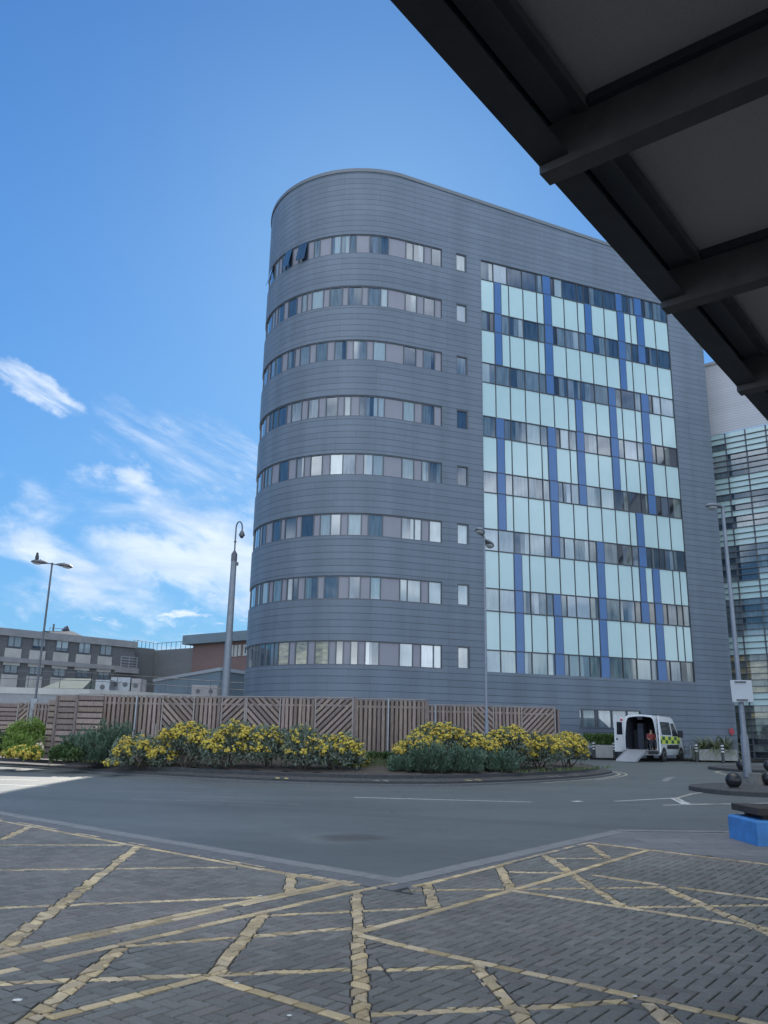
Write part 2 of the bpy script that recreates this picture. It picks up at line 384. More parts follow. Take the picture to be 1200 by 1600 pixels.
mat('sign_red', (0.36, 0.05, 0.065), 0.4)
mat('bird_grey', (0.07, 0.075, 0.085), 0.75, var=0.3, scale=20)
mat('hi_rail', (0.3, 0.34, 0.2), 0.5)
mat('paper', (0.7, 0.7, 0.68), 0.8)
mat('canopy_steel', (0.045, 0.05, 0.062), 0.6, var=0.2, scale=3)
mat('canopy_end', (0.10, 0.096, 0.10), 0.65, var=0.2, scale=6)
mat('canopy_soffit', (0.58, 0.55, 0.53), 0.85, var=0.08, scale=60)

# ------------------------------------------------------------------ mesh building
class MB:
    glass = False
    def __init__(s): s.v = []; s.f = []; s.m = []; s.c = []; s.uv = []; s.sm = []
    def face(s, pts, m=0, c=None, uv=None, sm=False):
        i = len(s.v); s.v.extend([tuple(p) for p in pts]); s.f.append(list(range(i, i + len(pts))))
        s.m.append(m); s.c.append(c); s.uv.append(uv); s.sm.append(sm)
    def grid(s, rows, m=0, c=None, sm=True, close=False, uvs=None):
        i = len(s.v); nr, nc = len(rows), len(rows[0])
        for r in rows: s.v.extend([tuple(p) for p in r])
        for a in range(nr - 1):
            for b in range(nc if close else nc - 1):
                b2 = (b + 1) % nc
                s.f.append([i + a * nc + b, i + a * nc + b2, i + (a + 1) * nc + b2, i + (a + 1) * nc + b])
                s.m.append(m); s.c.append(c); s.uv.append(None); s.sm.append(sm)
    def box(s, lo, hi, m=0, c=(.19, .15, .135), M=None):
        x0, y0, z0 = lo; x1, y1, z1 = hi
        p = [Vector(q) for q in ((x0, y0, z0), (x1, y0, z0), (x1, y1, z0), (x0, y1, z0), (x0, y0, z1), (x1, y0, z1), (x1, y1, z1), (x0, y1, z1))]
        if M: p = [M(q) for q in p]
        s.hexa(p, m, c)
    def hexa(s, p, m=0, c=None):
        for q in ((0, 3, 2, 1), (4, 5, 6, 7), (0, 1, 5, 4), (1, 2, 6, 5), (2, 3, 7, 6), (3, 0, 4, 7)):
            s.face([p[k] for k in q], m, c)
    def prism(s, poly, z0, z1, m=0, c=None, mt=None, ct=None):
        n = len(poly)
        f0 = z0 if callable(z0) else (lambda p: z0); f1 = z1 if callable(z1) else (lambda p: z1)
        for k in range(n):
            a, b = poly[k], poly[(k + 1) % n]
            s.face([(a[0], a[1], f0(a)), (b[0], b[1], f0(b)), (b[0], b[1], f1(b)), (a[0], a[1], f1(a))], m, c)
        s.face([(a[0], a[1], f1(a)) for a in poly], m if mt is None else mt, ct or c)
        s.face([(a[0], a[1], f0(a)) for a in reversed(poly)], m, c)
    def tube(s, pts, r, n=10, m=0, cap=True, c=None):
        pts = [Vector(p) for p in pts]; rs = r if isinstance(r, (list, tuple)) else [r] * len(pts)
        rows = []; ref = None
        for k, p in enumerate(pts):
            t = (pts[min(k + 1, len(pts) - 1)] - pts[max(k - 1, 0)]).normalized()
            if ref is None:
                ref = Vector((1, 0, 0)) if abs(t.x) < 0.9 else Vector((0, 1, 0))
            a = (ref - t * ref.dot(t)).normalized(); ref = a; b = t.cross(a)
            rows.append([p + (a * math.cos(2 * math.pi * j / n) + b * math.sin(2 * math.pi * j / n)) * rs[k] for j in range(n)])
        s.grid(rows, m, c, True, True)
        if cap:
            s.face(rows[0][::-1], m, c); s.face(rows[-1], m, c)
    def lathe(s, prof, cen, n=16, m=0, axis='z', sx=1, sy=1, M=None):
        rows = []
        for r, h in prof:
            row = []
            for j in range(n):
                a = 2 * math.pi * j / n
                q = (r * math.cos(a) * sx, r * math.sin(a) * sy, h)
                if axis == 'x': q = (h, q[0], q[1])
                if axis == 'y': q = (q[0], h, q[1])
                q = Vector(q)
                if M: q = M(q)
                row.append(Vector(cen) + q)
            rows.append(row)
        s.grid(rows, m, None, True, True)
        s.face(rows[0][::-1], m); s.face(rows[-1], m)
    def build(s, name, mats, parent=None, local=False, weld=False):
        if isinstance(mats, str): mats = [mats]
        o0 = Vector((0, 0, 0))
        if parent is not None and not local:
            r = parent
            while r.parent: r = r.parent
            o0 = r.location
        me = bpy.data.meshes.new(name)
        me.from_pydata([(v[0] - o0[0], v[1] - o0[1], v[2] - o0[2]) for v in s.v], [], s.f)
        for q in mats: me.materials.append(MATS[q])
        me.polygons.foreach_set('material_index', s.m)
        me.polygons.foreach_set('use_smooth', s.sm)
        if any(q is not None for q in s.c) or any(q.startswith('glass') for q in mats):
            ca = me.color_attributes.new('Col', 'FLOAT_COLOR', 'CORNER')
            buf = np.ones((len(me.loops), 4), dtype=np.float32); k = 0
            for f, q in zip(s.f, s.c):
                if q is None: q = (1, 1, 1)
                buf[k:k + len(f), :3] = q; k += len(f)
            ca.data.foreach_set('color', buf.ravel())
        if any(q is not None for q in s.uv):
            ul = me.uv_layers.new(name='UVMap'); buf = np.zeros((len(me.loops), 2), dtype=np.float32); k = 0
            for f, q in zip(s.f, s.uv):
                if q is not None: buf[k:k + len(f)] = q
                k += len(f)
            ul.data.foreach_set('uv', buf.ravel())
        me.update()
        o = bpy.data.objects.new(name, me); COL.objects.link(o)
        if parent is not None: o.parent = parent
        return o

def tag(o, label=None, cat=None, group=None, kind=None):
    if label: o['label'] = label
    if cat: o['category'] = cat
    if group: o['group'] = group
    if kind: o['kind'] = kind
    return o
def thing(name, label, cat, loc=(0, 0, 0), rz=0.0, group=None):
    o = bpy.data.objects.new(name, None); COL.objects.link(o)
    o.location = loc; o.rotation_euler = (0, 0, rz); o.empty_display_size = 0.2
    return tag(o, label, cat, group)
def copy_tree(o, loc=None, rz=None, label=None, parent=None):
    c = o.copy(); COL.objects.link(c)
    if parent is not None: c.parent = parent
    if loc is not None: c.location = loc
    if rz is not None: c.rotation_euler = (0, 0, rz)
    if label: c['label'] = label
    for ch in list(o.children): copy_tree(ch, parent=c)
    return c
def struct(mb, name, mats):
    return tag(mb.build(name, mats), kind='structure')

rnd = random.Random(7)

# ================================================================== GROUND, ROAD, PAVING
g = MB()
xs = [-400, -120, -40, -12, 0, 12, 40, 120, 400]; ys = [-40, 0, 10, 28, 46, 80, 140, 300, 700]
g.grid([[(x, y, gz(y) - 0.02) for x in xs] for y in ys], 0, None, False)
struct(g, 'ground', 'weathered_concrete')
g = MB()
xs = [-70, -30, -12, 0, 12, 30, 60]; ys = [-12, 0, 10, 28, 46, 58]
g.grid([[(x, y, gz(y)) for x in xs] for y in ys], 0, None, False)
struct(g, 'road', 'asphalt')

def V2(x, y): return np.array([x, y], float)
def gxy(x, y):
    p = gnd(x, y, 0.03); return V2(p.x, p.y)
def clip(poly, p, n, keep=1):
    """part of a convex polygon where (q-p).n*keep >= 0"""
    out = []; N = len(poly)
    dd = [float((q - p) @ n) * keep for q in poly]
    for k in range(N):
        a, b = poly[k], poly[(k + 1) % N]; da, db = dd[k], dd[(k + 1) % N]
        if da >= 0: out.append(a)
        if (da > 0) != (db > 0) and abs(da - db) > 1e-12 and not (da == 0 or db == 0):
            out.append(a + (b - a) * (da / (da - db)))
    return out if len(out) >= 3 else None
def area(p):
    return 0.5 * sum(p[k][0] * p[(k + 1) % len(p)][1] - p[(k + 1) % len(p)][0] * p[k][1] for k in range(len(p)))
def inset(poly, e):
    out = poly; N = len(poly)
    for k in range(N):
        a, b = poly[k], poly[(k + 1) % N]; d = b - a; l = np.hypot(*d)
        if l < 1e-4: continue
        n = V2(-d[1], d[0]) / l
        out = clip(out, a + n * e, n, 1)
        if out is None: return None
    return out

KL0, KL1 = gxy(0, 1268), gxy(620, 1372)          # outer kerb edge, left run
KR1 = gxy(960, 1297)                             # end of the right run
def unit(v): return v / np.hypot(*v)
dL, dR = unit(KL1 - KL0), unit(KR1 - KL1)
nL, nR = V2(dL[1], -dL[0]), V2(dR[1], -dR[0])    # towards the paving
if nL @ (V2(0, 5) - KL1) < 0: nL = -nL
if nR @ (V2(0, 5) - KL1) < 0: nR = -nR
YL0, YL1 = gxy(2, 1281), gxy(547, 1381)          # inner yellow edging lines
S0, S1 = gxy(917, 1316), gxy(1200, 1350)
dS = unit(S1 - S0); nS = V2(dS[1], -dS[0])
if nS @ (V2(0, 5) - S0) < 0: nS = -nS
dY = unit(YL1 - YL0); nY = V2(dY[1], -dY[0])
if nY @ (V2(0, 5) - YL0) < 0: nY = -nY
# strips of yellow blocks; kind 's' whole blocks laid along the line, 'd' cut herringbone blocks
LN = [('s', 2, 1281, 560, 1383, .2), ('s', 0, 1490, 548, 1376, .2), ('s', 0, 1518, 550, 1393, .1), ('s', 550, 1393, 660, 1372, .1),
      ('s', 75, 1590, 325, 1525, .1), ('s', 325, 1525, 590, 1606, .1), ('s', 600, 1470, 1170, 1595, .1), ('s', 800, 1391, 1230, 1455, .1), ('s', 565, 1455, 1015, 1327, .1), ('s', 560, 1460, 610, 1472, .1),
      ('s', 645, 1385, 917, 1317, .1), ('s', 917, 1316, 1230, 1354, .1), ('s', 925, 1367, 1230, 1409, .1),
      ('d', 215, 1322, 0, 1482, .145), ('d', 45, 1292, 0, 1312, .14), ('d', 0, 1359, 370, 1355, .1), ('d', 0, 1320, 195, 1320, .1), ('d', 0, 1418, 440, 1400, .1), ('d', 455, 1362, 453, 1395, .13),
      ('d', 557, 1392, 566, 1606, .115), ('d', 412, 1426, 335, 1522, .12), ('d', 190, 1480, 40, 1598, .13), ('d', 195, 1478, 600, 1446, .1), ('d', 380, 1432, 690, 1417, .1), ('d', 0, 1536, 600, 1512, .1),
      ('d', 780, 1352, 800, 1392, .13), ('d', 845, 1332, 977, 1418, .13), ('d', 918, 1318, 952, 1342, .13), ('d', 665, 1376, 678, 1416, .13), ('d', 640, 1391, 1035, 1386, .1), ('d', 795, 1362, 895, 1364, .1), ('d', 850, 1341, 985, 1341, .09),
      ('d', 1030, 1384, 1178, 1447, .13), ('d', 985, 1417, 1240, 1413, .1), ('d', 600, 1515, 740, 1509, .1), ('d', 742, 1505, 830, 1606, .12), ('d', 560, 1585, 980, 1565, .1), ('d', 1010, 1567, 1060, 1606, .12)]
strips = []
for k, x0, y0, x1, y1, w in LN:
    a, b = gxy(x0, y0), gxy(x1, y1)
    if x0 <= 2: a = a + (a - b) * 0.5
    if x1 >= 1170: b = b + (b - a) * 0.7
    if y1 >= 1590: b = b + (b - a) * 0.5
    strips.append((k, a, b, unit(b - a), w))
pv = MB()
def noise2(x, y, s): return noise.noise(Vector((x * s, y * s, 3.7)))
def block_col(x, y):
    t = noise2(x, y, 0.45); b = 0.148 + 0.034 * noise2(x, y, 0.9) + rnd.uniform(-0.024, 0.026)
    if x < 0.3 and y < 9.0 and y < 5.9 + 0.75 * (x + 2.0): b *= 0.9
    warm = 0.13 * max(0, t) + (0.08 if rnd.random() < .12 else 0)
    return (b * (1 + warm), b * (1.015 - 0.01 * warm), b * (0.94 + 0.1 * warm))
def yel_col(x, y):
    f = rnd.uniform(0.62, 1.1) * (1.0 + 0.35 * noise2(x, y, 0.8)); q = rnd.uniform(-.02, .02)
    return ((0.50 + q) * f, (0.40 + q * .5) * f, (0.25 - q) * f)
def put_block(poly, c, dz=0.0):
    yel_ = c[2] < c[0] * .75
    if poly is None: return
    if area(poly) < 0: poly = poly[::-1]
    if area(poly) < (0.0009 if yel_ else 0.0003): return
    o = inset(poly, 0.0045 if not yel_ else 0.0062)
    if o is None or len(o) < 3: return
    t = inset(poly, 0.012 if not yel_ else 0.018)
    zz = dz + rnd.uniform(-0.0012, 0.0012); sl = (rnd.uniform(-.008, .008), rnd.uniform(-.008, .008)); cx, cy = np.mean(np.array(o), axis=0)
    if t is None or len(t) != len(o): t = None
    top = t if t is not None else o
    H = lambda p, e: (p[0], p[1], gz(p[1]) + 0.03 + zz + e + sl[0] * (p[0] - cx) + sl[1] * (p[1] - cy))
    pv.face([H(p, 0) for p in top], 0, c)
    n = len(o)
    if t is not None:
        for k in range(n):
            a, b = o[k], o[(k + 1) % n]; a2, b2 = t[k], t[(k + 1) % n]
            pv.face([H(a, -.007), H(b, -.007), H(b2, 0), H(a2, 0)], 0, c)
    for k in range(n):
        a, b = o[k], o[(k + 1) % n]
        pv.face([H(a, -.022), H(b, -.022), H(b, -.007 if t is not None else 0), H(a, -.007 if t is not None else 0)], 0, c)
ang = R(36.5); E1 = V2(math.sin(ang), math.cos(ang)); E2 = V2(math.cos(ang), -math.sin(ang)); U = 0.1015
ORG = V2(0, 6)
BIS = unit(nL + nR); BISN = V2(-BIS[1], BIS[0])
order = sorted(strips, key=lambda q: q[0] != 's')
for i in range(-130, 130):
    for j in range(-130, 130):
        c4 = (i - j) % 4
        if c4 == 0: x0, y0, x1, y1 = i, j, i + 2, j + 1
        elif c4 == 3: x0, y0, x1, y1 = i, j, i + 1, j + 2
        else: continue
        cen = ORG + E1 * ((x0 + x1) / 2 * U) + E2 * ((y0 + y1) / 2 * U)
        if not (2.6 < cen[1] < 17.5 and abs(cen[0]) < 8.6 and abs(cen[0]) < 3.2 + 0.5 * cen[1]): continue
        poly = [ORG + E1 * (a * U) + E2 * (b * U) for a, b in ((x0, y0), (x0, y1), (x1, y1), (x1, y0))]
        # the road cuts a wedge out of the paving: each side of its corner has its own edge
        bis = (cen - KL1) @ BISN < 0
        for p, n, off in (((YL0, nY, 0.0),) if bis else ((KL1, nR, 0.42), (S0, nS, 0.0))):
            if poly is not None: poly = clip(poly, p + n * off, n, 1)
        if poly is None: continue
        pieces = [poly]; yel = []; wj = rnd.uniform(.68, 1.22)
        for kind, a, b, d, w in order:
            n = V2(d[1], -d[0]); Ln = (b - a) @ d
            r = (cen - a) @ n
            if kind == 'd': w = w * wj
            if abs(r) > w / 2 + 0.16: continue
            s_ = (cen - a) @ d
            if s_ < -0.2 or s_ > Ln + 0.2: continue
            new = []
            for q in pieces:
                inn = clip(clip(q, a, d, 1) or [], b, d, -1) if clip(q, a, d, 1) else None
                for o_ in (clip(q, a, d, -1), clip(q, b, d, 1)):
                    if o_: new.append(o_)
                if not inn: continue
                lo = clip(inn, a - n * w / 2, n, -1); hi = clip(inn, a + n * w / 2, n, 1)
                if lo: new.append(lo)
                if hi: new.append(hi)
                mid = clip(inn, a - n * w / 2, n, 1); mid = clip(mid, a + n * w / 2, n, -1) if mid else None
                if mid and kind == 'd': yel.append(mid)
            pieces = new
        c = block_col(*cen)
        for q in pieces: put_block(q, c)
        for q in yel: put_block(q, yel_col(*cen))
for idx, (kind, a, b, d, w) in enumerate(order):
    if kind != 's': continue
    n = V2(d[1], -d[0]); Ln = (b - a) @ d; rows = max(1, int(round(w / 0.1)))
    for r in range(rows):
        s_ = -0.1 * r
        while s_ < Ln:
            e_ = min(s_ + 0.203, Ln); s0 = max(s_, 0)
            m_ = a + d * (s0 + e_) / 2
            if abs(m_[0]) < 9 and 2.6 < m_[1] < 18 and e_ - s0 > 0.03:
                jt = rnd.uniform(-.006, .006); o0 = -w / 2 + r * w / rows + jt; o1 = o0 + w / rows * rnd.uniform(.86, 1.0)
                q = [a + d * s0 + n * o0, a + d * e_ + n * o0, a + d * e_ + n * o1, a + d * s0 + n * o1]
                put_block(q, yel_col(*m_) if rnd.random() > 0.012 else block_col(*m_), 0.0006 * (idx + 1) / 4)
            s_ += 0.203
struct(pv, 'block_paving', 'block')
# bed under the blocks, reaching back under the canopy
FAR_R = gxy(1200, 1300.5) + (gxy(1200, 1300.5) - gxy(985, 1298)) * 2.0
back = [V2(-30, -10), V2(30, -10)]
bd = MB()
KLX = KL1 - dL * 40
outer = [V2(-30, -10), V2(30, -10), V2(30, 12.5), FAR_R, gxy(985, 1298), KR1, KL1, KLX]
def sub_prism(mb, poly, top, bot, m=0):
    # cut where the ground slope changes (y = 10) so the sheet follows it
    for keep in (-1, 1):
        q = clip(poly, V2(0, 10), V2(0, 1), keep)
        if q: mb.prism([tuple(p) for p in q], lambda p: gz(p[1]) + bot, lambda p: gz(p[1]) + top, m)
e = 0.0
bedL = [V2(-30, -10), V2(4.0, -10), KL1 + nR * 0.3 + nL * 0.3, KLX + nL * 0.3]
def quad_strip(mb, a, b, n, o0, o1, top, bot, m=0, seg=0.9, gap=0.004):
    """row of kerb stones along a-b"""
    d = unit(b - a); Ln = (b - a) @ d; k = 0; s_ = 0
    while s_ < Ln - 0.02:
        e_ = min(s_ + seg, Ln)
        q = [a + d * (s_ + gap) + n * o0, a + d * (e_ - gap) + n * o0, a + d * (e_ - gap) + n * o1, a + d * (s_ + gap) + n * o1]
        if area(q) < 0: q = q[::-1]
        dz = rnd.uniform(-.002, .002)
        mb.prism([tuple(p) for p in q], lambda p: gz(p[1]) + bot, lambda p: gz(p[1]) + top + dz, m)
        s_ = e_
kb = MB()
quad_strip(kb, KL0 - dL * 18, KL1 + dL * 0.0, nL, 0.0, 0.25, 0.034, -0.05)
quad_strip(kb, KL1, KR1, nR, 0.0, 0.25, 0.034, -0.05)
K2a, K2b = KR1, FAR_R
d2 = unit(K2b - K2a); n2 = V2(d2[1], -d2[0])
if n2 @ (V2(0, 5) - KR1) < 0: n2 = -n2
quad_strip(kb, K2a, K2b, n2, 0.0, 0.2, 0.04, -0.05)
def mitre(oL, oR):
    A = np.array([dL, -dR]).T; k = np.linalg.solve(A, (KL1 + nR * oR) - (KL1 + nL * oL)); return KL1 + nL * oL + dL * k[0]
def corner(mb, i0, i1, j0, j1, top, bot):
    q = [mitre(i0, j0) if i0 > 0 else KL1, KL1 + nL * i0, KL1 + nL * i1, mitre(i1, j1), KL1 + nR * j1, KL1 + nR * j0]
    q = [p for k, p in enumerate(q) if np.hypot(*(p - q[k - 1])) > 1e-4]
    for a_, b_ in ((0, 3),):
        mb.prism([tuple(p) for p in (q if area(q) > 0 else q[::-1])], lambda p: gz(p[1]) + bot, lambda p: gz(p[1]) + top)
corner(kb, 0.0, .25, 0.0, .25, .033, -.05)
struct(kb, 'kerb', 'kerb_concrete')
eb = MB()
quad_strip(eb, KL0 - dL * 18, KL1, nL, 0.255, 0.62, 0.03, -0.03, seg=0.6, gap=0.003)
corner(eb, .256, .62, .256, .42, .0295, -.03)
quad_strip(eb, KL1, KR1, nR, 0.255, 0.42, 0.029, -0.03, seg=0.6, gap=0.003)
struct(eb, 'channel', 'edge_band')
bd = MB()
poly = [V2(-30, -10), V2(12, -10), V2(12, 6), KR1 + nR * 0.2 + n2 * 0.2, KL1 + nR * 0.2 + nL * 0.2, KLX + nL * 0.2]
for keep in (-1, 1):
    # split the reflex outline into two convex sheets along the corner
    q = [V2(-30, -10), V2(0.2, -10), KL1 + nR * 0.2 + nL * 0.2, KLX + nL * 0.2] if keep < 0 else [V2(0.2, -10), V2(30, -10), V2(30, 12), FAR_R + n2 * .15, KR1 + nR * 0.2 + n2 * 0.2, KL1 + nR * 0.2 + nL * 0.2]
    sub_prism(bd, q, 0.0185, -0.02)
struct(bd, 'bedding', 'joint')
# flagged pavement on the right, beyond the edging line
fl = MB()
for i in range(-2, 26):
    for j in range(-22, 3):
        a, b = i * 0.9, j * 0.6
        off = 0.45 if j % 2 else 0
        q = [S0 + d2 * (a + off + u_) - n2 * (b + v_) for u_, v_ in ((.004, .004), (.896, .004), (.896, .596), (.004, .596))]
        if area(q) < 0: q = q[::-1]
        for p, n, o_ in ((S0, nS, 0.06),):
            q = clip(q, p - n * o_, n, -1) if q else None
        for p, n, o_ in ((K2a, n2, 0.21), (KL1, nR, 0.26)):
            q = clip(q, p + n * o_, n, 1) if q else None
        if not q or area(q) < 0.01: continue
        cx, cy = np.mean(np.array(q), axis=0)
        if cx > 14: continue
        f = rnd.uniform(0.8, 1.15)
        fl.prism([tuple(p) for p in q], lambda p: gz(p[1]) + 0.0, lambda p: gz(p[1]) + 0.03, 0, (0.15 * f, 0.155 * f, 0.162 * f))
struct(fl, 'pavement', 'flagstone')

# ------------------------------------------------------------------ road markings
mk = MB()
def line_px(pts, w, m=0, z=0.004):
    P_ = [gnd(*p) for p in pts]
    line_w([V2(p.x, p.y) for p in P_], w, m, z)
def line_w(P_, w, m=0, z=0.004):
    n_ = len(P_); L_, R_ = [], []
    for k in range(n_):
        t = unit(P_[min(k + 1, n_ - 1)] - P_[max(k - 1, 0)]); n = V2(-t[1], t[0])
        L_.append(P_[k] + n * w / 2); R_.append(P_[k] - n * w / 2)
    for k in range(n_ - 1):
        q = [L_[k], R_[k], R_[k + 1], L_[k + 1]]
        mk.face([(p[0], p[1], gz(p[1]) + z) for p in q], m)
line_px([(553, 1246), (830, 1253.5)], .10, 0)
line_px([(715, 1248.3), (807, 1251)], .07, 1)
line_px([(180, 1236), (415, 1242)], .08, 1)
line_px([(300, 1230.5), (374, 1233)], .09, 1)
line_px([(430, 1234), (525, 1236.5)], .06, 1)
line_px([(205, 1249), (310, 1251.5)], .1, 1)
line_px([(300, 1250), (470, 1257)], .08, 1)
line_px([(0, 1226), (75, 1229)], .1, 0)
line_px([(0, 1218), (60, 1219.5)], .1, 0)
line_px([(895, 1252.5), (908, 1252)], .2, 0)
line_px([(918, 1250), (948, 1251)], .07, 1)
line_px([(960, 1252.2), (1056, 1247)], .09, 0)
line_px([(958, 1256.5), (1024, 1258.2)], .08, 1)
line_px([(1036, 1258.3), (1120, 1256.5), (1260, 1254)], .09, 0)
line_px([(1053, 1247), (1072, 1256.6)], .22, 0)
line_px([(1056, 1247.5), (1080, 1241), (1136, 1232), (1180, 1226)], .1, 2)
line_px([(1056, 1248), (1062, 1252), (1085, 1256), (1160, 1257)], .09, 2)
line_px([(1038, 1221), (1044, 1216.5), (1052, 1214.5)], .22, 1)
line_px([(1118, 1206.5), (1126, 1204.8), (1150, 1204)], .12, 2)
line_px([(1118, 1206.5), (1132, 1210), (1160, 1214)], .12, 2)
struct(mk, 'road_markings', ['white_paint', 'worn_paint', 'cream_paint'])

# ------------------------------------------------------------------ planted roundabout island
ISL = [(-22, 33.5), (-15, 31.8), (-11.2, 30.0), (-8.5, 28.0), (-5.6, 26.3), (-3.0, 25.3), (-0.6, 24.9), (1.6, 25.3), (3.3, 26.3), (5.4, 28.2), (7.4, 30.6), (8.8, 33.0), (9.3, 34.6), (9.2, 36.5), (8.4, 38.6), (6.5, 40.6), (3, 42), (-4, 43), (-12, 43), (-22, 42)]
def cr(P_, n=5):
    out = []; N = len(P_)
    for k in range(N):
        p0, p1, p2, p3 = [np.array(P_[(k + q) % N], float) for q in (-1, 0, 1, 2)]
        for t in np.linspace(0, 1, n, endpoint=False):
            out.append(0.5 * (2 * p1 + (p2 - p0) * t + (2 * p0 - 5 * p1 + 4 * p2 - p3) * t * t + (3 * p1 - p0 - 3 * p2 + p3) * t ** 3))
    return out
isl = cr(ISL)
CI = V2(-3.0, 34.5)
def shrink(P_, e):
    out = []; N = len(P_)
    for k in range(N):
        t = unit(P_[(k + 1) % N] - P_[k - 1]); n = V2(-t[1], t[0])
        if n @ (CI - P_[k]) < 0: n = -n
        out.append(P_[k] + n * e)
    return out
def ring(mb, A, zA, B, zB, m=0):
    N = len(A)
    for k in range(N):
        j = (k + 1) % N
        mb.face([(A[k][0], A[k][1], gz(A[k][1]) + zA), (A[j][0], A[j][1], gz(A[j][1]) + zA), (B[j][0], B[j][1], gz(B[j][1]) + zB), (B[k][0], B[k][1], gz(B[k][1]) + zB)], m)
ik = MB()
i0, i1, i2, i3, i4, i5 = isl, shrink(isl, 0.12), shrink(isl, 0.16), shrink(isl, 0.62), shrink(isl, 0.66), shrink(isl, 0.85)
ring(ik, i0, -0.02, i0, 0.05, 0); ring(ik, i0, 0.05, i1, 0.055, 0)
struct(ik, 'island_kerb', 'edge_band')
ia = MB()
ring(ia, i1, 0.03, i1, 0.12, 0); ring(ia, i1, 0.12, i3, 0.17, 0); ring(ia, i3, 0.17, i3, 0.27, 0); ring(ia, i3, 0.27, i5, 0.28, 0); ring(ia, i5, 0.28, i5, 0.2, 0)
struct(ia, 'island_apron', 'setts')
def mound(x, y):
    # soil height inside the island
    d = min(np.hypot(x - p[0], y - p[1]) for p in i5[::2])
    return gz(y) + 0.25 + 0.42 * min(d / 4.5, 1.0) + 0.04 * noise.noise(Vector((x * 1.3, y * 1.3, 0)))
so = MB()
N = len(i5); rows = []
for f in (0, 0.06, 0.14, 0.25, 0.4, 0.6, 0.8, 0.97):
    rows.append([(p[0] + (CI[0] - p[0]) * f, p[1] + (CI[1] - p[1]) * f) for p in i5])
rows3 = [[(x, y, mound(x, y)) for x, y in r] for r in rows]
so.grid(rows3, 0, None, True, True); so.face(rows3[-1], 0)
struct(so, 'island_soil', 'earth')
# worn loading marks painted in pairs on the island kerb, and the line round its tip
mk2 = MB()
def near_isl(x, y):
    p = gnd(x, y); q = V2(p.x, p.y); k = min(range(len(isl)), key=lambda k: np.hypot(*(isl[k] - q))); return k, q
for px in (433, 447, 592, 606, 738, 753, 868, 880, 905):
    p = at(px, 1225, 26.0); az_ = V2(p.x, p.y)
    best = None
    for k in range(len(isl)):
        a, b = i1[k], i1[(k + 1) % len(isl)]
        ra = a[0] / a[1]; rb = b[0] / b[1]; rp = az_[0] / az_[1]
        if (ra - rp) * (rb - rp) <= 0 and a[1] < 36:
            f = (rp - ra) / (rb - ra + 1e-9); best = a + (b - a) * f, unit(b - a); break
    if best is None: continue
    c_, d_ = best; n_ = V2(-d_[1], d_[0])
    if n_ @ (CI - c_) < 0: n_ = -n_
    sl_ = 0.16
    q = [c_ + n_ * .02 - d_ * .06, c_ + n_ * .02 + d_ * .06, c_ + n_ * .4 + d_ * (.06 - sl_), c_ + n_ * .4 + d_ * (-.06 - sl_)]
    zz = [.126, .126, .156, .156]
    m_ = 1 if px in (433, 447, 738, 753) else 0
    mk2.face([(p[0], p[1], gz(p[1]) + z_) for p, z_ in zip(q, zz)], m_)
for e_ in (-0.16, -0.42):
    o_ = shrink(isl, e_)
    seg_ = [p for p in o_ if (p[0] > 7.0 and p[1] < 39)] if e_ < -.3 else [p for p in o_ if p[1] < 37 and p[0] > 4.8]
    for k in range(len(seg_) - 1):
        t = unit(seg_[k + 1] - seg_[k]); n = V2(-t[1], t[0]) * 0.045
        q = [seg_[k] + n, seg_[k] - n, seg_[k + 1] - n, seg_[k + 1] + n]
        mk2.face([(p[0], p[1], gz(p[1]) + .004) for p in q], 2)
struct(mk2, 'island_markings', ['worn_paint', 'yellow_paint', 'cream_paint'])

# small lit island on the right
def blob(cx, cy, rx, ry, rot, n=36):
    out = []
    for k in range(n):
        a = 2 * math.pi * k / n; x, y = rx * math.copysign(abs(math.cos(a)) ** .8, math.cos(a)), ry * math.copysign(abs(math.sin(a)) ** .8, math.sin(a))
        out.append(V2(cx + x * math.cos(rot) - y * math.sin(rot), cy + x * math.sin(rot) + y * math.cos(rot)))
    return out
def kerbed_island(pts, name, h=0.13):
    global CI
    CI = np.mean(np.array(pts), axis=0)
    a = shrink(pts, 0.15)
    mb = MB()
    ring(mb, pts, -0.02, pts, h - .02, 0); ring(mb, pts, h - .02, shrink(pts, .02), h, 0); ring(mb, shrink(pts, .02), h, a, h, 0)
    mb.face([(p[0], p[1], gz(p[1]) + h - .002) for p in a], 0)
    struct(mb, name, 'setts')
kerbed_island(blob(13.4, 25.7, 4.4, 2.3, R(12)), 'traffic_island')
kerbed_island(blob(19.2, 39.6, 4.2, 2.6, R(10)), 'splitter_island')
# far pavement along the foot of the hospital
fp = MB()
p_ = [(-20, 53), (12, 51.5), (26, 51.5), (60, 40), (60, 80), (-20, 80)]
fp.prism(p_, lambda p: gz(p[1]) - .05, lambda p: gz(p[1]) + .1)
struct(fp, 'far_pavement', 'flagstone')
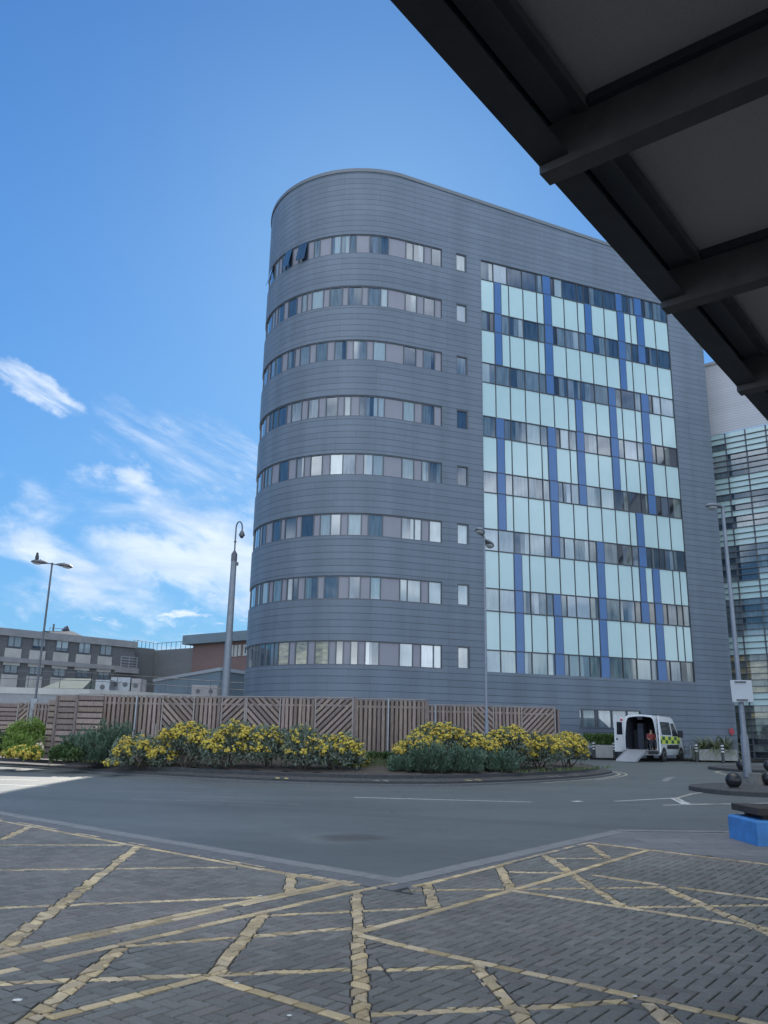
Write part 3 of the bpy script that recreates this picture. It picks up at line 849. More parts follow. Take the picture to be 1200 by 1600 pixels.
#@@SETTING_END
# ================================================================== HOSPITAL TOWER
TW = Plane((50 * math.sin(R(4.08)), 50 * math.cos(R(4.08))), 68.6)     # facade plane, t along it, depth behind it
RN, T0, T1, DP = 7.0, -3.0, 21.9, 14.0
FL = 3.79; ZT = 33.27
S_ARC0 = 0.0
def tower_pt(s, out=0.0):
    """point on the tower's outline: s metres leftwards along the wall from t = T0 (negative: along the flat facade)"""
    if s <= 0: return TW.w(T0 - s, -out)
    a = s / RN
    if a <= math.pi:
        return TW.w(T0 - (RN + out) * math.sin(a), RN - (RN + out) * math.cos(a))
    return TW.w(T0 + (s - math.pi * RN), DP + out)
def s_of_px(x, y):
    """arc position of a photo point seen on the tower"""
    t, z = TW.tz(x, y)
    if t >= T0: return T0 - t
    d = ray(x, y); best = None; pr = None
    for k in range(0, 260):
        s = k * 0.05; p = tower_pt(s); q = p.x * d.y - p.y * d.x
        if pr is not None and pr * q <= 0: return s - 0.05 * abs(q) / (abs(q) + abs(pr) + 1e-12)
        pr = q
    return 12.5
BASE_Z = 0.3
def zroof(s): return 38.25 - 0.062 * max(0.0, -s)
tower = thing('hospital_tower', 'tall grey clad hospital tower with rounded end and blue and cyan glazed front', 'building', tuple(TW.w(5, 7, BASE_Z)))
NX = 8
rowZ = [(ZT + 0.1 - FL * k - (0.02 if k else 0), ZT - 1.33 - FL * k) for k in range(8)]
S_END = s_of_px(690.5, 700); S_BACK = math.pi * RN + 8.0
SW0, SW1 = T0 - 1.87, T0 - 1.07
CW0, CW1 = T0 - 18.72, T0 - 2.97
CZ0, CZ1 = 5.40, ZT + 0.03
GW0, GW1 = s_of_px(1001, 1115), s_of_px(905, 1112)
gz_t, gz_b = TW.tz(930, 1108)[1], TW.tz(930, 1138)[1]
openings = [(S_END, S_BACK, b, t) for t, b in rowZ] + [(SW0, SW1, b + .08, t - .02) for t, b in rowZ] + [(CW0, CW1, CZ0, CZ1), (GW0, GW1, gz_b, gz_t)]
SB = sorted(set([T0 - T1, 0.0, S_BACK + 14] + [q for o in openings for q in o[:2]] + [k * 0.4 for k in range(1, int((S_BACK) / 0.4))] + [-(k * 3.0) for k in range(1, 9)]))
ZB = sorted(set([BASE_Z - .4] + [q for o in openings for q in o[2:]] + [37.0]))
w = MB()
for a, b in zip(SB[:-1], SB[1:]):
    if b - a < 1e-6: continue
    for c, d in zip(ZB[:-1], ZB[1:]):
        m_, n_ = (a + b) / 2, (c + d) / 2
        if any(o[0] < m_ < o[1] and o[2] < n_ < o[3] for o in openings): continue
        p, q = tower_pt(a), tower_pt(b)
        w.face([(q.x, q.y, c), (p.x, p.y, c), (p.x, p.y, d), (q.x, q.y, d)], 0, None, [(-b + 60, c), (-a + 60, c), (-a + 60, d), (-b + 60, d)], True)
    p, q = tower_pt(a), tower_pt(b)
    w.face([(q.x, q.y, 37.0), (p.x, p.y, 37.0), (p.x, p.y, zroof(a)), (q.x, q.y, zroof(b))], 0, None, [(-b + 60, 37), (-a + 60, 37), (-a + 60, zroof(a)), (-b + 60, zroof(b))], True)
# end wall
p, q = TW.w(T1, 0), TW.w(T1, DP)
w.face([(p.x, p.y, 0), (q.x, q.y, 0), (q.x, q.y, 37.1), (p.x, p.y, 37.1)], 0, None, [(0, 0), (DP, 0), (DP, 37.1), (0, 37.1)])
# reveals of the openings
RV = 0.14
def reveal(s0, s1, z0, z1, dep=RV, step=0.4):
    n = max(1, int((s1 - s0) / step)); ss_ = [s0 + (s1 - s0) * k / n for k in range(n + 1)]
    for a, b in zip(ss_[:-1], ss_[1:]):
        for z, fl_ in ((z0, 1), (z1, -1)):
            A, B, A2, B2 = tower_pt(a), tower_pt(b), tower_pt(a, -dep), tower_pt(b, -dep)
            w.face([(A.x, A.y, z), (B.x, B.y, z), (B2.x, B2.y, z), (A2.x, A2.y, z)][::fl_], 1)
    for a in (s0, s1):
        A, A2 = tower_pt(a), tower_pt(a, -dep)
        w.face([(A.x, A.y, z0), (A2.x, A2.y, z0), (A2.x, A2.y, z1), (A.x, A.y, z1)], 1)
for o in openings: reveal(*o)
w.build('wall', ['cladding', 'frame_grey'], tower)
# coping along the roof edge, and the roof behind it
cp = MB(); rows = []
ss_ = [T0 - T1 + 0.02] + [-(k * 3.0) for k in range(6, 0, -1)] + [k * 0.4 for k in range(0, int(S_BACK / 0.4))]
for s in ss_:
    a, b = tower_pt(s, 0.06), tower_pt(s, -0.5); z = zroof(s)
    rows.append([(a.x, a.y, z - .16), (a.x, a.y, z + .1), (b.x, b.y, z + .14), (b.x, b.y, z - .16)])
cp.grid(rows, 0, None, False); cp.build('coping', 'coping', tower)
rf = MB(); rf.face([(tower_pt(s, -.4).x, tower_pt(s, -.4).y, 36.6) for s in [T0 - T1] + [k * 0.8 for k in range(0, 27)]] + [tuple(TW.w(T1, DP, 36.6))])
rf.build('roof', 'coping', tower)
ib = MB()  # dark core so that no daylight shows through
ib.prism([tuple(tower_pt(s, -.5))[:2] for s in [T0 - T1 + .3] + [k * 0.8 for k in range(0, 27)]] + [tuple(TW.w(T1 - .3, DP - .5))[:2]], 0.2, 36.5)
ib.build('core', 'glass_black', tower)

TYPES = {'D': 'glass_dark', 'M': 'glass_mid', 'L': 'glass_light', 'P': 'panel_mauve', 'W': 'glass_warm', 'K': 'glass_black', 'R': 'glass_refl'}
TI = list(TYPES); TMATS = [TYPES[k] for k in TI]
ROWS = [  # (crop boundaries in the photograph, pane kinds) for each ribbon of the rounded end
 ('a', 130, 'D150 L165 P180 M197 D228 P257 D300 P328 M355 P410 L455 L497 M527 P592 M635 M682 P765 D800 D850 P885 D935'),
 ('a', 122, 'M135 L148 P160 D188 P208 D248 P270 M295 P318 L372 P402 M462 P490 M555 P585 M645 L678 P762 D815 P850 D900 P935'),
 ('a', 105, 'D115 P125 M148 D178 P205 D238 P262 M307 P338 M390 P425 M482 P515 M578 P610 L668 P755 D812 P847 D900 P935'),
 ('b', 92, 'M105 P120 D135 D160 D200 P222 M270 P300 M350 P385 D440 P472 M502 P545 D572 L632 L663 P752 L805 P842 D897 P935'),
 ('b', 75, 'M85 P95 D110 M130 P165 D208 P245 D282 P312 D367 P405 L465 M525 P565 L608 L658 P747 L802 P840 L875 M933'),
 ('b', 60, 'M75 L85 M102 P133 D172 P192 D245 P270 D327 P358 L407 M455 P490 L553 P587 M655 P745 L805 L838 P875 L933'),
 ('b', 42, 'M55 P62 L75 M85 L115 P135 M175 P200 M228 D252 P285 D345 P378 D443 P495 D548 P597 L645 P737 L772 L835 P872 L933'),
 ('b', 35, 'L50 M65 D95 M138 M158 W210 P240 W298 P333 W398 P433 K467 P503 K537 P572 L638 P735 L797 P835 L895 L933')]
def pane(mb, a, b, z0, z1, m, dep, mu=0.025, n=None, plain=False):
    if mb.glass and abs(b - a) > .5 and rnd.random() < .42:
        # a curtain drawn part of the way
        f = rnd.uniform(.25, .75); lo, hi = min(a, b), max(a, b); c = lo + (hi - lo) * f
        m2 = {0: 1, 1: 0, 2: 1, 4: 4, 5: 6, 6: 5}.get(m, m)
        if rnd.random() < .5: m, m2 = m2, m
        pane(mb, lo + mu, c, z0, z1, m, dep, 0.0, n, True); pane(mb, c, hi - mu, z0, z1, m2, dep, 0.0, n, True); return
    tn = rnd.uniform(.85, 1.13); tn = (tn, tn * rnd.uniform(.97, 1.03), tn * rnd.uniform(.95, 1.06))
    t0, t1, t2 = rnd.uniform(-.006, .006), rnd.uniform(-.006, .006), rnd.uniform(-.006, .006)
    k = n or max(1, int(abs(b - a) / 0.5)); lo, hi = min(a, b) + mu, max(a, b) - mu
    q = [lo + (hi - lo) * i / k for i in range(k + 1)]
    for s0, s1 in zip(q[:-1], q[1:]):
        A, B, A2, B2 = tower_pt(s0, -dep), tower_pt(s1, -dep + t0), tower_pt(s0, -dep + t1), tower_pt(s1, -dep + t0 + t1)
        mb.face([(B.x, B.y, z0), (A.x, A.y, z0), (A2.x, A2.y, z1), (B2.x, B2.y, z1)], m, tn)
def sbox(mb, s0, s1, z0, z1, o0, o1, m=0, step=0.5):
    k = max(1, int(abs(s1 - s0) / step)); q = [s0 + (s1 - s0) * i / k for i in range(k + 1)]
    for a, b in zip(q[:-1], q[1:]):
        A, B, C_, D_ = tower_pt(a, o0), tower_pt(b, o0), tower_pt(b, o1), tower_pt(a, o1)
        mb.hexa([(A.x, A.y, z0), (B.x, B.y, z0), (C_.x, C_.y, z0), (D_.x, D_.y, z0), (A.x, A.y, z1), (B.x, B.y, z1), (C_.x, C_.y, z1), (D_.x, D_.y, z1)], m)
for r, (crop, x0, spec) in enumerate(ROWS):
    zt, zb = rowZ[r]
    oy = 240 if crop == 'a' else 640
    fr = MB(); rb = None
    sbox(fr, S_END, S_BACK, zt - .06, zt, -.13, -.05); sbox(fr, S_END, S_BACK, zb, zb + .07, -.13, -.02)
    # photo height of the ribbon's middle at each boundary, for reading its direction
    def yof(x):
        t = min(max((690 - x) / 290.0, 0), 1)
        ymid = {0: 402, 1: 481, 2: 561, 3: 645, 4: 732, 5: 824, 6: 921, 7: 1024}[r]
        return ymid
    cuts = [(x0, None)]
    for tok in spec.split(): cuts.append((float(tok[1:]), tok[0]))
    S_ = [s_of_px(380 + x / 3.0, yof(380 + x / 3.0)) for x, _ in cuts]
    S_[-1] = S_END
    gl = MB(); pn = MB(); gl.glass = True; parts_ = []
    for k in range(1, len(cuts)):
        kd = cuts[k][1]; a, b = S_[k], S_[k - 1]
        if b - a < 0.05: continue
        one = MB(); one.glass = kd != 'P'
        parts_.append((one, kd)); pane(one, a, b, zb + .05, zt - .04, 0 if kd == 'P' else TI.index(kd), .11)
        sbox(fr, a - .03, a + .03, zb + .05, zt - .04, -.125, -.06)
    # hidden continuation round the back of the rounded end
    s = S_[0]; k = 0
    while s < S_BACK - 0.3:
        e_ = min(s + (0.6 if k % 2 else 0.95), S_BACK); kd = 'P' if k % 2 else rnd.choice('DML')
        pane(pn if kd == 'P' else gl, s, e_, zb + .05, zt - .04, 0 if kd == 'P' else TI.index(kd), .11)
        sbox(fr, e_ - .03, e_ + .03, zb + .05, zt - .04, -.125, -.06); s = e_; k += 1
    f_ = fr.build('ribbon_window', 'frame_grey', tower)
    for one, kd in parts_:
        one.build('infill_panel' if kd == 'P' else 'pane', 'panel_mauve' if kd == 'P' else TMATS, f_)
    gl.build('rear_glazing', TMATS, f_); pn.build('rear_infill', 'panel_mauve', f_)
    if r == 0:      # two top-hung lights standing open
        for xo in (137, 212, 278):
            s = s_of_px(380 + xo / 3.0, 400); ol = MB()
            A, B = s - .36, s + .36
            P_ = [tower_pt(A, -.03), tower_pt(B, -.03), tower_pt(B, .28), tower_pt(A, .28)]
            ol.hexa([(P_[3].x, P_[3].y, zb + .05), (P_[2].x, P_[2].y, zb + .05), (P_[2].x * .9995, P_[2].y * .9995, zb + .08), (P_[3].x * .9995, P_[3].y * .9995, zb + .08),
                     (P_[0].x, P_[0].y, zt - .05), (P_[1].x, P_[1].y, zt - .05), (P_[1].x, P_[1].y - .04, zt - .02), (P_[0].x, P_[0].y - .04, zt - .02)])
            ol.build('open_light', 'glass_dark', f_)
    # the small single window beside each ribbon
    fr = MB(); z0, z1 = zb + .08, zt - .02
    sbox(fr, SW0, SW1, z1 - .06, z1, -.13, -.04); sbox(fr, SW0, SW1, z0, z0 + .06, -.13, -.02); sbox(fr, SW0, SW0 + .06, z0 + .06, z1 - .06, -.13, -.04); sbox(fr, SW1 - .06, SW1, z0 + .06, z1 - .06, -.13, -.04)
    f_ = fr.build('window', 'frame_grey', tower)
    kd = 'MLMDDLLM'[r]; gl = MB(); pane(gl, SW0, SW1, z0 + .04, z1 - .04, TI.index(kd), .12); gl.build('pane', TMATS, f_)
# ground floor windows
fr = MB(); sbox(fr, GW0, GW1, gz_t - .07, gz_t, -.13, -.02); sbox(fr, GW0, GW1, gz_b, gz_b + .08, -.13, .03)
gl = MB(); ed = [GW1] + [s_of_px(x, 1120) for x in (911, 932, 935, 957, 981)] + [GW0]
for k in range(len(ed) - 1):
    if abs(ed[k] - ed[k + 1]) > .15: pane(gl, ed[k], ed[k + 1], gz_b + .06, gz_t - .05, TI.index('M' if k != 2 else 'M'), .1)
    sbox(fr, ed[k] - .05, ed[k] + .05, gz_b + .08, gz_t - .07, -.12, -.03)
f_ = fr.build('window', 'frame_grey', tower); gl.build('pane', TMATS, f_)

# curtain wall: bands read row by row: kind then the right hand edge of each pane
CW = [
 ('W', 'u', 57, 'D107 L162 D222 D278 M303 B335 K350 L382 D440 D468 K490 D545 D595 B620 D645 D668 B697 K713 D745 M800'),
 ('P', 'u', 57, 'C110 B137 C168 C225 C280 C307 B337 C388 C442 C470 B497 C548 C600 B627 C652 C677 B705 C750 C802'),
 ('W', 'u', 58, 'M92 K110 B138 M170 L225 D285 M310 B342 K358 M390 L445 M472 B502 D550 M602 B630 M655 D680 B708 K725 D757 D807'),
 ('P', 'u', 58, 'C112 B140 C172 C230 C287 C312 B343 C397 C452 C503 C557 C610 B635 C662 C712 C763 C817'),
 ('W', 'u', 60, 'L115 M172 M232 M288 M315 B345 K365 M400 M452 D508 M562 B590 K615 D667 M692 B722 K738 L770 L822'),
 ('P', 'u', 60, 'C115 C173 C233 C290 C347 C403 C432 B460 C515 C568 B595 C620 C672 C697 B727 C775 C830'),
 ('W', 'u', 62, 'D115 B147 M175 D237 L292 M320 B352 K370 L405 D435 B465 D518 D572 B602 M625 L677 M702 B735 K752 K785 K836'),
 ('P', 'u', 62, 'C118 B148 C178 C238 C297 C322 B355 C410 C438 B468 C522 C577 B605 C630 C685 C710 B738 C790 C842'),
 ('W', 'l', 62, 'M118 B150 M180 M242 M300 M327 B360 M380 L412 L443 B473 L530 L583 R640 K692 K718 B748 K770 D800 K850'),
 ('P', 'l', 63, 'C120 B152 C182 C243 C305 C331 B362 C423 C478 C535 C590 C645 C672 B700 C755 C807 C858'),
 ('W', 'l', 65, 'L123 L185 L247 L307 M333 B365 M385 L425 L483 R513 B543 R598 R655 M680 B710 K733 K765 K785 D820 K866'),
 ('P', 'l', 68, 'C127 C187 B218 C250 C312 C371 C430 C488 C520 B550 C605 C660 C690 B714 C742 B770 C825 C852 C880'),
 ('W', 'l', 69, 'L128 L190 B222 M253 L317 M343 B373 M398 L435 L490 R525 B555 R610 D670 K694 B725 K750 B780 K800 D838 K862 D887'),
 ('P', 'l', 71, 'C130 C193 B226 C258 C320 C350 B382 C443 C502 C530 B560 C617 C675 C732 C757 B787 C840 C868 C898'),
 ('W', 'l', 73, 'L134 L196 B228 L260 L322 L352 B388 M408 L450 L492 R535 B570 R625 R680 L737 M762 B798 K815 M857 K908')]
ROWY = [414, 452, 496, 535, 584, 622, 671, 708, 762, 800, 852, 893, 946, 988, 1034]
fr = MB()
cwf = None; segs = []
zc = CZ1
for b, (bk, cr_, x0, spec) in enumerate(CW):
    h = 1.40 if bk == 'W' else 2.39
    zt = ZT - (b // 2) * FL - (0 if bk == 'W' else 1.40); zb = zt - h
    if b == 0: zt = CZ1
    if b == len(CW) - 1: zb = CZ0
    oy = 380 if cr_ == 'u' else 720
    xs_ = [x0] + [float(t[1:]) for t in spec.split()]; kinds = [t[0] for t in spec.split()]
    # the band's photo height falls along the facade: follow it so columns stay upright
    def tpos(xc):
        x = 730 + xc * 0.39167
        ym = ROWY[b] + (x - 752) * (0.262 - 0.0135 * b)
        return TW.tz(x, ym)[0]
    T_ = [tpos(x) for x in xs_]
    sc_ = (18.72 - 2.97) / (T_[-1] - T_[0]); T_ = [2.97 + (t - T_[0]) * sc_ for t in T_]
    run = []; runs = []
    for k, kd in enumerate(kinds):
        ty = 'b' if kd == 'B' else ('c' if kd == 'C' else 'w')
        if runs and runs[-1][0] == ty: runs[-1][1].append((T_[k], T_[k + 1], kd))
        else: runs.append((ty, [(T_[k], T_[k + 1], kd)]))
    sbox(fr, T0 - T_[-1], T0 - T_[0], zt - .07, zt, -.1, -.045, 0, 99); 
    for k, kd in enumerate(kinds):
        if kd == 'B' and k: pass
        s = T0 - T_[k]
        sbox(fr, s - .03, s + .03, zb, zt - .07, -.1, -.05, 0, 99)
    segs.append((zb, zt - .07, runs))
cwf = fr.build('curtain_wall', 'mullion', tower)
for zb, zt, runs in segs:
    for ty, lst in runs:
        mb = MB(); mb.glass = ty == 'w'
        for a, b, kd in lst:
            s0, s1 = T0 - b, T0 - a
            if ty == 'b': sbox(mb, s0 + .02, s1 - .02, zb, zt, -.1, -.03, 0, 99)
            elif ty == 'c': pane(mb, s0, s1, zb, zt, 0, .085, .03, 1)
            else: pane(mb, s0, s1, zb, zt, TI.index(kd), .095, .03, 1)
        if ty == 'b': mb.build('blue_panel', 'blue_panel', cwf)
        elif ty == 'c': mb.build('spandrel_panel', 'cyan_panel', cwf)
        else: mb.build('window', TMATS, cwf)

# ================================================================== GLASS WING on the right
c0 = TW.w(T1 + 1.2, 2.0)
WG = Plane((c0.x, c0.y), 130.7)
def wz(x, y): return WG.tz(x, y)
wing = thing('glass_wing', 'grey and cyan banded glass wing behind the right end of the tower', 'building', (c0.x + 6, c0.y + 2, 0.4))
tA, tB = -3.0, 52.0
zroofw = wz(1101, 573)[1]; zc0 = wz(1111, 681)[1]
def wq(mb, t0, t1, z0, z1, d0, d1, m=0, uv=False):
    A, B, C_, D_ = WG.w(t0, d0), WG.w(t1, d0), WG.w(t1, d1), WG.w(t0, d1)
    if uv:
        for (p, q, u0, u1) in ((A, B, t0, t1),):
            mb.face([(p.x, p.y, z0), (q.x, q.y, z0), (q.x, q.y, z1), (p.x, p.y, z1)], m, None, [(u0 + 50, z0), (u1 + 50, z0), (u1 + 50, z1), (u0 + 50, z1)])
        mb.face([(A.x, A.y, z1), (B.x, B.y, z1), (C_.x, C_.y, z1), (D_.x, D_.y, z1)], m)
        mb.face([(B.x, B.y, z0), (C_.x, C_.y, z0), (C_.x, C_.y, z1), (B.x, B.y, z1)], m); mb.face([(D_.x, D_.y, z0), (A.x, A.y, z0), (A.x, A.y, z1), (D_.x, D_.y, z1)], m)
        return
    mb.hexa([(A.x, A.y, z0), (B.x, B.y, z0), (C_.x, C_.y, z0), (D_.x, D_.y, z0), (A.x, A.y, z1), (B.x, B.y, z1), (C_.x, C_.y, z1), (D_.x, D_.y, z1)], m)
# WG.n may point either way: make "behind" positive
if (WG.p + WG.n).length < WG.p.length: WG.n = -WG.n
mb = MB(); wq(mb, tA, tB, zc0, zroofw, 0, 14, 0, True); mb.build('upper_cladding', 'corrugated', wing)
mb = MB(); wq(mb, tA, tB, zroofw - .05, zroofw + .18, -.12, .5); mb.build('coping', 'concrete_band', wing)
mb = MB(); wq(mb, tA, tB, 0, zc0 - .02, .35, 14); mb.build('core', 'glass_black', wing)
pat = [[0, 0, 0, 0, 0], [0, 0, 0, 0, 0], [2, 0, 0, 0, 0], [0, 0, 0, 0, 0], [1, 3, 2, 1, 3], [1, 2, 3, 2, 3], [1, 2, 3, 3, 2], [2, 3, 2, 3, 2],
       [0, 0, 0, 0, 0], [0, 0, 0, 0, 0], [0, 0, 0, 0, 0], [2, 3, 3, 2, 3], [0, 0, 2, 3, 0], [0, 3, 2, 3, 0], [0, 0, 0, 0, 0],
       [2, 3, 2, 2, 3], [3, 2, 2, 2, 3], [0, 0, 0, 0, 0], [0, 0, 0, 0, 0], [0, 0, 0, 0, 0], [2, 3, 2, 3, 3], [2, 3, 1, 3, 2], [3, 2, 2, 2, 3], [2, 3, 2, 0, 3], [3, 3, 1, 0, 3], [2, 3, 0, 0, 3],
       [0, 0, 0, 0, 0], [0, 0, 0, 0, 0], [0, 0, 0, 0, 0], [2, 2, 2, 1, 2], [2, 3, 2, 2, 2], [2, 2, 2, 2, 2], [2, 3, 2, 2, 3], [2, 2, 2, 2, 1], [2, 1, 1, 2, 2], [0, 0, 0, 0, 0], [0, 0, 0, 0, 0], [0, 0, 0, 0, 0],
       [5, 4, 5, 4, 5], [4, 5, 4, 5, 4], [5, 5, 4, 5, 4], [4, 5, 4, 4, 5], [4, 4, 5, 4, 4], [4, 5, 4, 4, 4], [0, 0, 0, 0, 0], [0, 0, 0, 0, 0], [4, 4, 4, 4, 4], [4, 5, 4, 4, 4], [4, 4, 4, 4, 4], [4, 4, 1, 1, 4], [4, 4, 4, 4, 4], [6, 6, 6, 6, 6], [6, 4, 6, 6, 4], [6, 6, 6, 4, 6]]
PANE_OF = {1: 'L', 2: 'M', 3: 'D', 4: 'R', 5: 'W', 6: 'K'}
NR = 54
rowh = (zc0 - 0.55) / NR
tcol = [tA] + [wz(x, 700)[0] for x in (1134, 1166, 1199)]
w_ = (tcol[3] - tcol[1]) / 2
tcol = [tcol[1] - w_] + [tcol[1] + w_ * k for k in range(0, 6)]
tcol = tcol[:6]
fr = MB(); bands = []
for r in range(NR):
    z1 = zc0 - rowh * r; z0 = z1 - rowh
    bands.append((z0, z1, pat[r]))
    wq(fr, tcol[0] - 6, tcol[-1] + 2, z0 - .02, z0 + .02, -.07, .1)
for t in tcol: wq(fr, t - .05, t + .05, 0.5, zc0 - .02, .02, .12)
frm = fr.build('glazing_frame', 'frame_grey', wing)
r = 0
while r < NR:      # storey by storey: runs of spandrel rows and window rows
    isC = pat[r].count(0) >= 3; r2 = r
    while r2 < NR and (pat[r2].count(0) >= 3) == isC: r2 += 1
    mb = MB()
    for q in range(r, r2):
        z0, z1, kd = bands[q]
        ext = [kd[0]] + kd + [kd[-1]]
        tt = [tcol[0] - 6] + tcol + [tcol[-1] + 2]
        for k in range(len(tt) - 1):
            kk = ext[min(k, len(ext) - 1)]
            mi = 0 if kk == 0 else 1 + TI.index(PANE_OF[kk])
            A, B = WG.w(tt[k] + .04, .06), WG.w(tt[k + 1] - .04, .06)
            tn = rnd.uniform(.8, 1.15); mb.face([(A.x, A.y, z0 + .015), (B.x, B.y, z0 + .015), (B.x, B.y, z1 - .015), (A.x, A.y, z1 - .015)], mi, (tn, tn, tn))
    mb.build('spandrel_band' if isC else 'window_band', ['cyan_panel'] + TMATS, wing)
    r = r2

# ================================================================== CANOPY overhead
CAZ = 38.25
cz = EYE + 3.0                                    # underside of the edge beam
d = ray(848, 266); k = (cz - EYE) / d.z
CN = Plane((d.x * k, d.y * k), CAZ)
if (CN.p + CN.n * 1).dot(Vector((1, -1))) < CN.p.dot(Vector((1, -1))): CN.n = -CN.n
def cbox(mb, t0, t1, d0, d1, z0, z1, m=0):
    A, B, C_, D_ = CN.w(t0, d0), CN.w(t1, d0), CN.w(t1, d1), CN.w(t0, d1)
    mb.hexa([(A.x, A.y, z0), (B.x, B.y, z0), (C_.x, C_.y, z0), (D_.x, D_.y, z0), (A.x, A.y, z1), (B.x, B.y, z1), (C_.x, C_.y, z1), (D_.x, D_.y, z1)], m)
canopy = thing('entrance_canopy', 'dark steel entrance canopy with cross beams overhead', 'canopy', tuple(CN.w(0, 4, gz(3))))
ct0, ct1, cd = -9.0, 26.0, 9.0
mb = MB(); cbox(mb, ct0, ct1, -0.01, 0.05, cz + .02, cz + .62); cbox(mb, ct0, ct1, 0.0, .17, cz, cz + .02)
mb.build('edge_beam', 'canopy_steel', canopy)
mb = MB(); cbox(mb, ct0, ct1, .24, .30, cz + .215, cz + .279); mb.build('gutter', 'canopy_end', canopy)
mb = MB(); cbox(mb, ct0, ct1, .06, cd, cz + .28, cz + .34); mb.build('soffit', 'canopy_soffit', canopy)
mb = MB(); cbox(mb, ct0, ct1, -.02, cd, cz + .63, cz + .72); mb.build('roof', 'canopy_steel', canopy)
def ct_at(x, y, zz):
    d = ray(x, y); k = (zz - EYE) / d.z; q = Vector((d.x * k, d.y * k)) - CN.p; return q.dot(CN.u), q.dot(CN.n)
bt = [ct_at(851, 274, cz - .02)[0], ct_at(1034, 482, cz - .02)[0]]
pitch_ = bt[1] - bt[0]
for k in range(-3, 9):
    t = bt[0] + pitch_ * k
    if not ct0 < t < ct1: continue
    mb = MB(); cbox(mb, t - .06, t + .06, .0, cd, cz - .05, cz + .224); b_ = mb.build('cross_beam', 'canopy_end', canopy)
    mb = MB(); cbox(mb, t - .10, t + .10, .31, cd, cz + .225, cz + .278); mb.build('flange', 'canopy_steel', b_)
# ================================================================== BUILDINGS FAR LEFT
LB = Plane(at(100, 1040, 95).xy, 42.8)
if (LB.p + LB.n).length < LB.p.length: LB.n = -LB.n
def pq(PL, mb, t0, t1, z0, z1, d0, d1, m=0, uv=False):
    A, B, C_, D_ = PL.w(t0, d0), PL.w(t1, d0), PL.w(t1, d1), PL.w(t0, d1)
    P_ = [(A.x, A.y, z0), (B.x, B.y, z0), (C_.x, C_.y, z0), (D_.x, D_.y, z0), (A.x, A.y, z1), (B.x, B.y, z1), (C_.x, C_.y, z1), (D_.x, D_.y, z1)]
    if not uv: mb.hexa(P_, m); return
    for q, w0, w1 in (((0, 1, 5, 4), t0, t1), ((1, 2, 6, 5), d0, d1), ((2, 3, 7, 6), t0, t1), ((3, 0, 4, 7), d0, d1)):
        mb.face([P_[k] for k in q], m, None, [(w0 + 90, z0), (w1 + 90, z0), (w1 + 90, z1), (w0 + 90, z1)])
    mb.face([P_[k] for k in (4, 5, 6, 7)], m, None, [(0, 0)] * 4)
def rect(PL, x0, x1, y0, y1):
    a = PL.tz(x0, (y0 + y1) / 2)[0]; b = PL.tz(x1, (y0 + y1) / 2)[0]; xm = (x0 + x1) / 2
    return a, b, PL.tz(xm, y1)[1], PL.tz(xm, y0)[1]
ward = thing('ward_block', 'long dark brick ward block with pale window panels at far left', 'building', tuple(LB.w(-20, 6, .4)))
tE = LB.tz(211, 1020)[0]; zf = LB.tz(100, 991)[1]; zb1 = LB.tz(100, 1002)[1]; zm1, zm0 = LB.tz(100, 1034)[1], LB.tz(100, 1041)[1]
mb = MB(); pq(LB, mb, -70, tE, 0.3, zf - .3, 0, 14, 0, True); mb.build('wall', 'dark_brick', ward)
mb = MB(); pq(LB, mb, -70, tE + .15, zb1, zf, -.25, 14.1); mb.build('fascia', 'concrete_band', ward)
mb = MB(); pq(LB, mb, -70, tE + .1, zm0, zm1, -.3, -.01); mb.build('floor_band', 'concrete_band', ward)
ups = [(13, 34, 992, 1011), (52, 71, 996, 1010), (89, 106, 1000, 1018), (124, 141, 1003, 1021), (157, 174, 1006, 1024)]
los = [(7, 27, 1034.5, 1053), (47, 66, 1036.5, 1055), (84, 102, 1039, 1055), (120, 137, 1041.5, 1059.5), (154, 169, 1044, 1057)]
rowsW = [[rect(LB, *q) for q in ups], [rect(LB, *q) for q in los]]
for kk, rw in enumerate(rowsW):
    zt_ = sum(q[3] for q in rw) / 5; zb_ = sum(q[2] for q in rw) / 5; stp = (rw[-1][0] - rw[0][0]) / 4; wd = sum(q[1] - q[0] for q in rw) / 5
    for k in range(-5, 5):
        t0 = rw[0][0] + stp * k; t1 = t0 + wd
        mb = MB()
        pq(LB, mb, t0 - .06, t1 + .06, zt_, zt_ + .07, -.09, .0); pq(LB, mb, t0 - .06, t1 + .06, zb_ - .07, zb_, -.09, .0); pq(LB, mb, t0 - .06, t0, zb_, zt_, -.09, 0); pq(LB, mb, t1, t1 + .06, zb_, zt_, -.09, 0)
        pq(LB, mb, t0 + wd * .42, t0 + wd * .47, zb_, zt_, -.08, -.03)
        f_ = mb.build('window', 'frame_grey', ward)
        mb = MB(); kd = rnd.choice('LLMLD'); hf = rnd.uniform(.2, .75)
        pq(LB, mb, t0, t1, zb_ + (zt_ - zb_) * hf, zt_, -.03, -.005, TI.index('L')); pq(LB, mb, t0, t1, zb_, zb_ + (zt_ - zb_) * hf, -.028, -.005, TI.index(kd)); mb.build('pane', TMATS, f_)
        mb = MB(); pq(LB, mb, t0 - .25, t1 + .15, zb_ - 2.0 + (.2 if kk else 0), zb_ - .22, -.14, -.01); mb.build('sill_panel', 'pale_render', ward)
r_ = rect(LB, 183, 208, 1027, 1040)
mb = MB()
for z in np.linspace(r_[2], r_[3], 4): pq(LB, mb, r_[0], r_[1], z - .04, z + .04, -.9, -.84)
for t in np.linspace(r_[0], r_[1], 3): pq(LB, mb, t - .04, t + .04, r_[2] - .3, r_[3], -.9, -.84)
mb.build('balcony_railing', 'light_metal', ward)
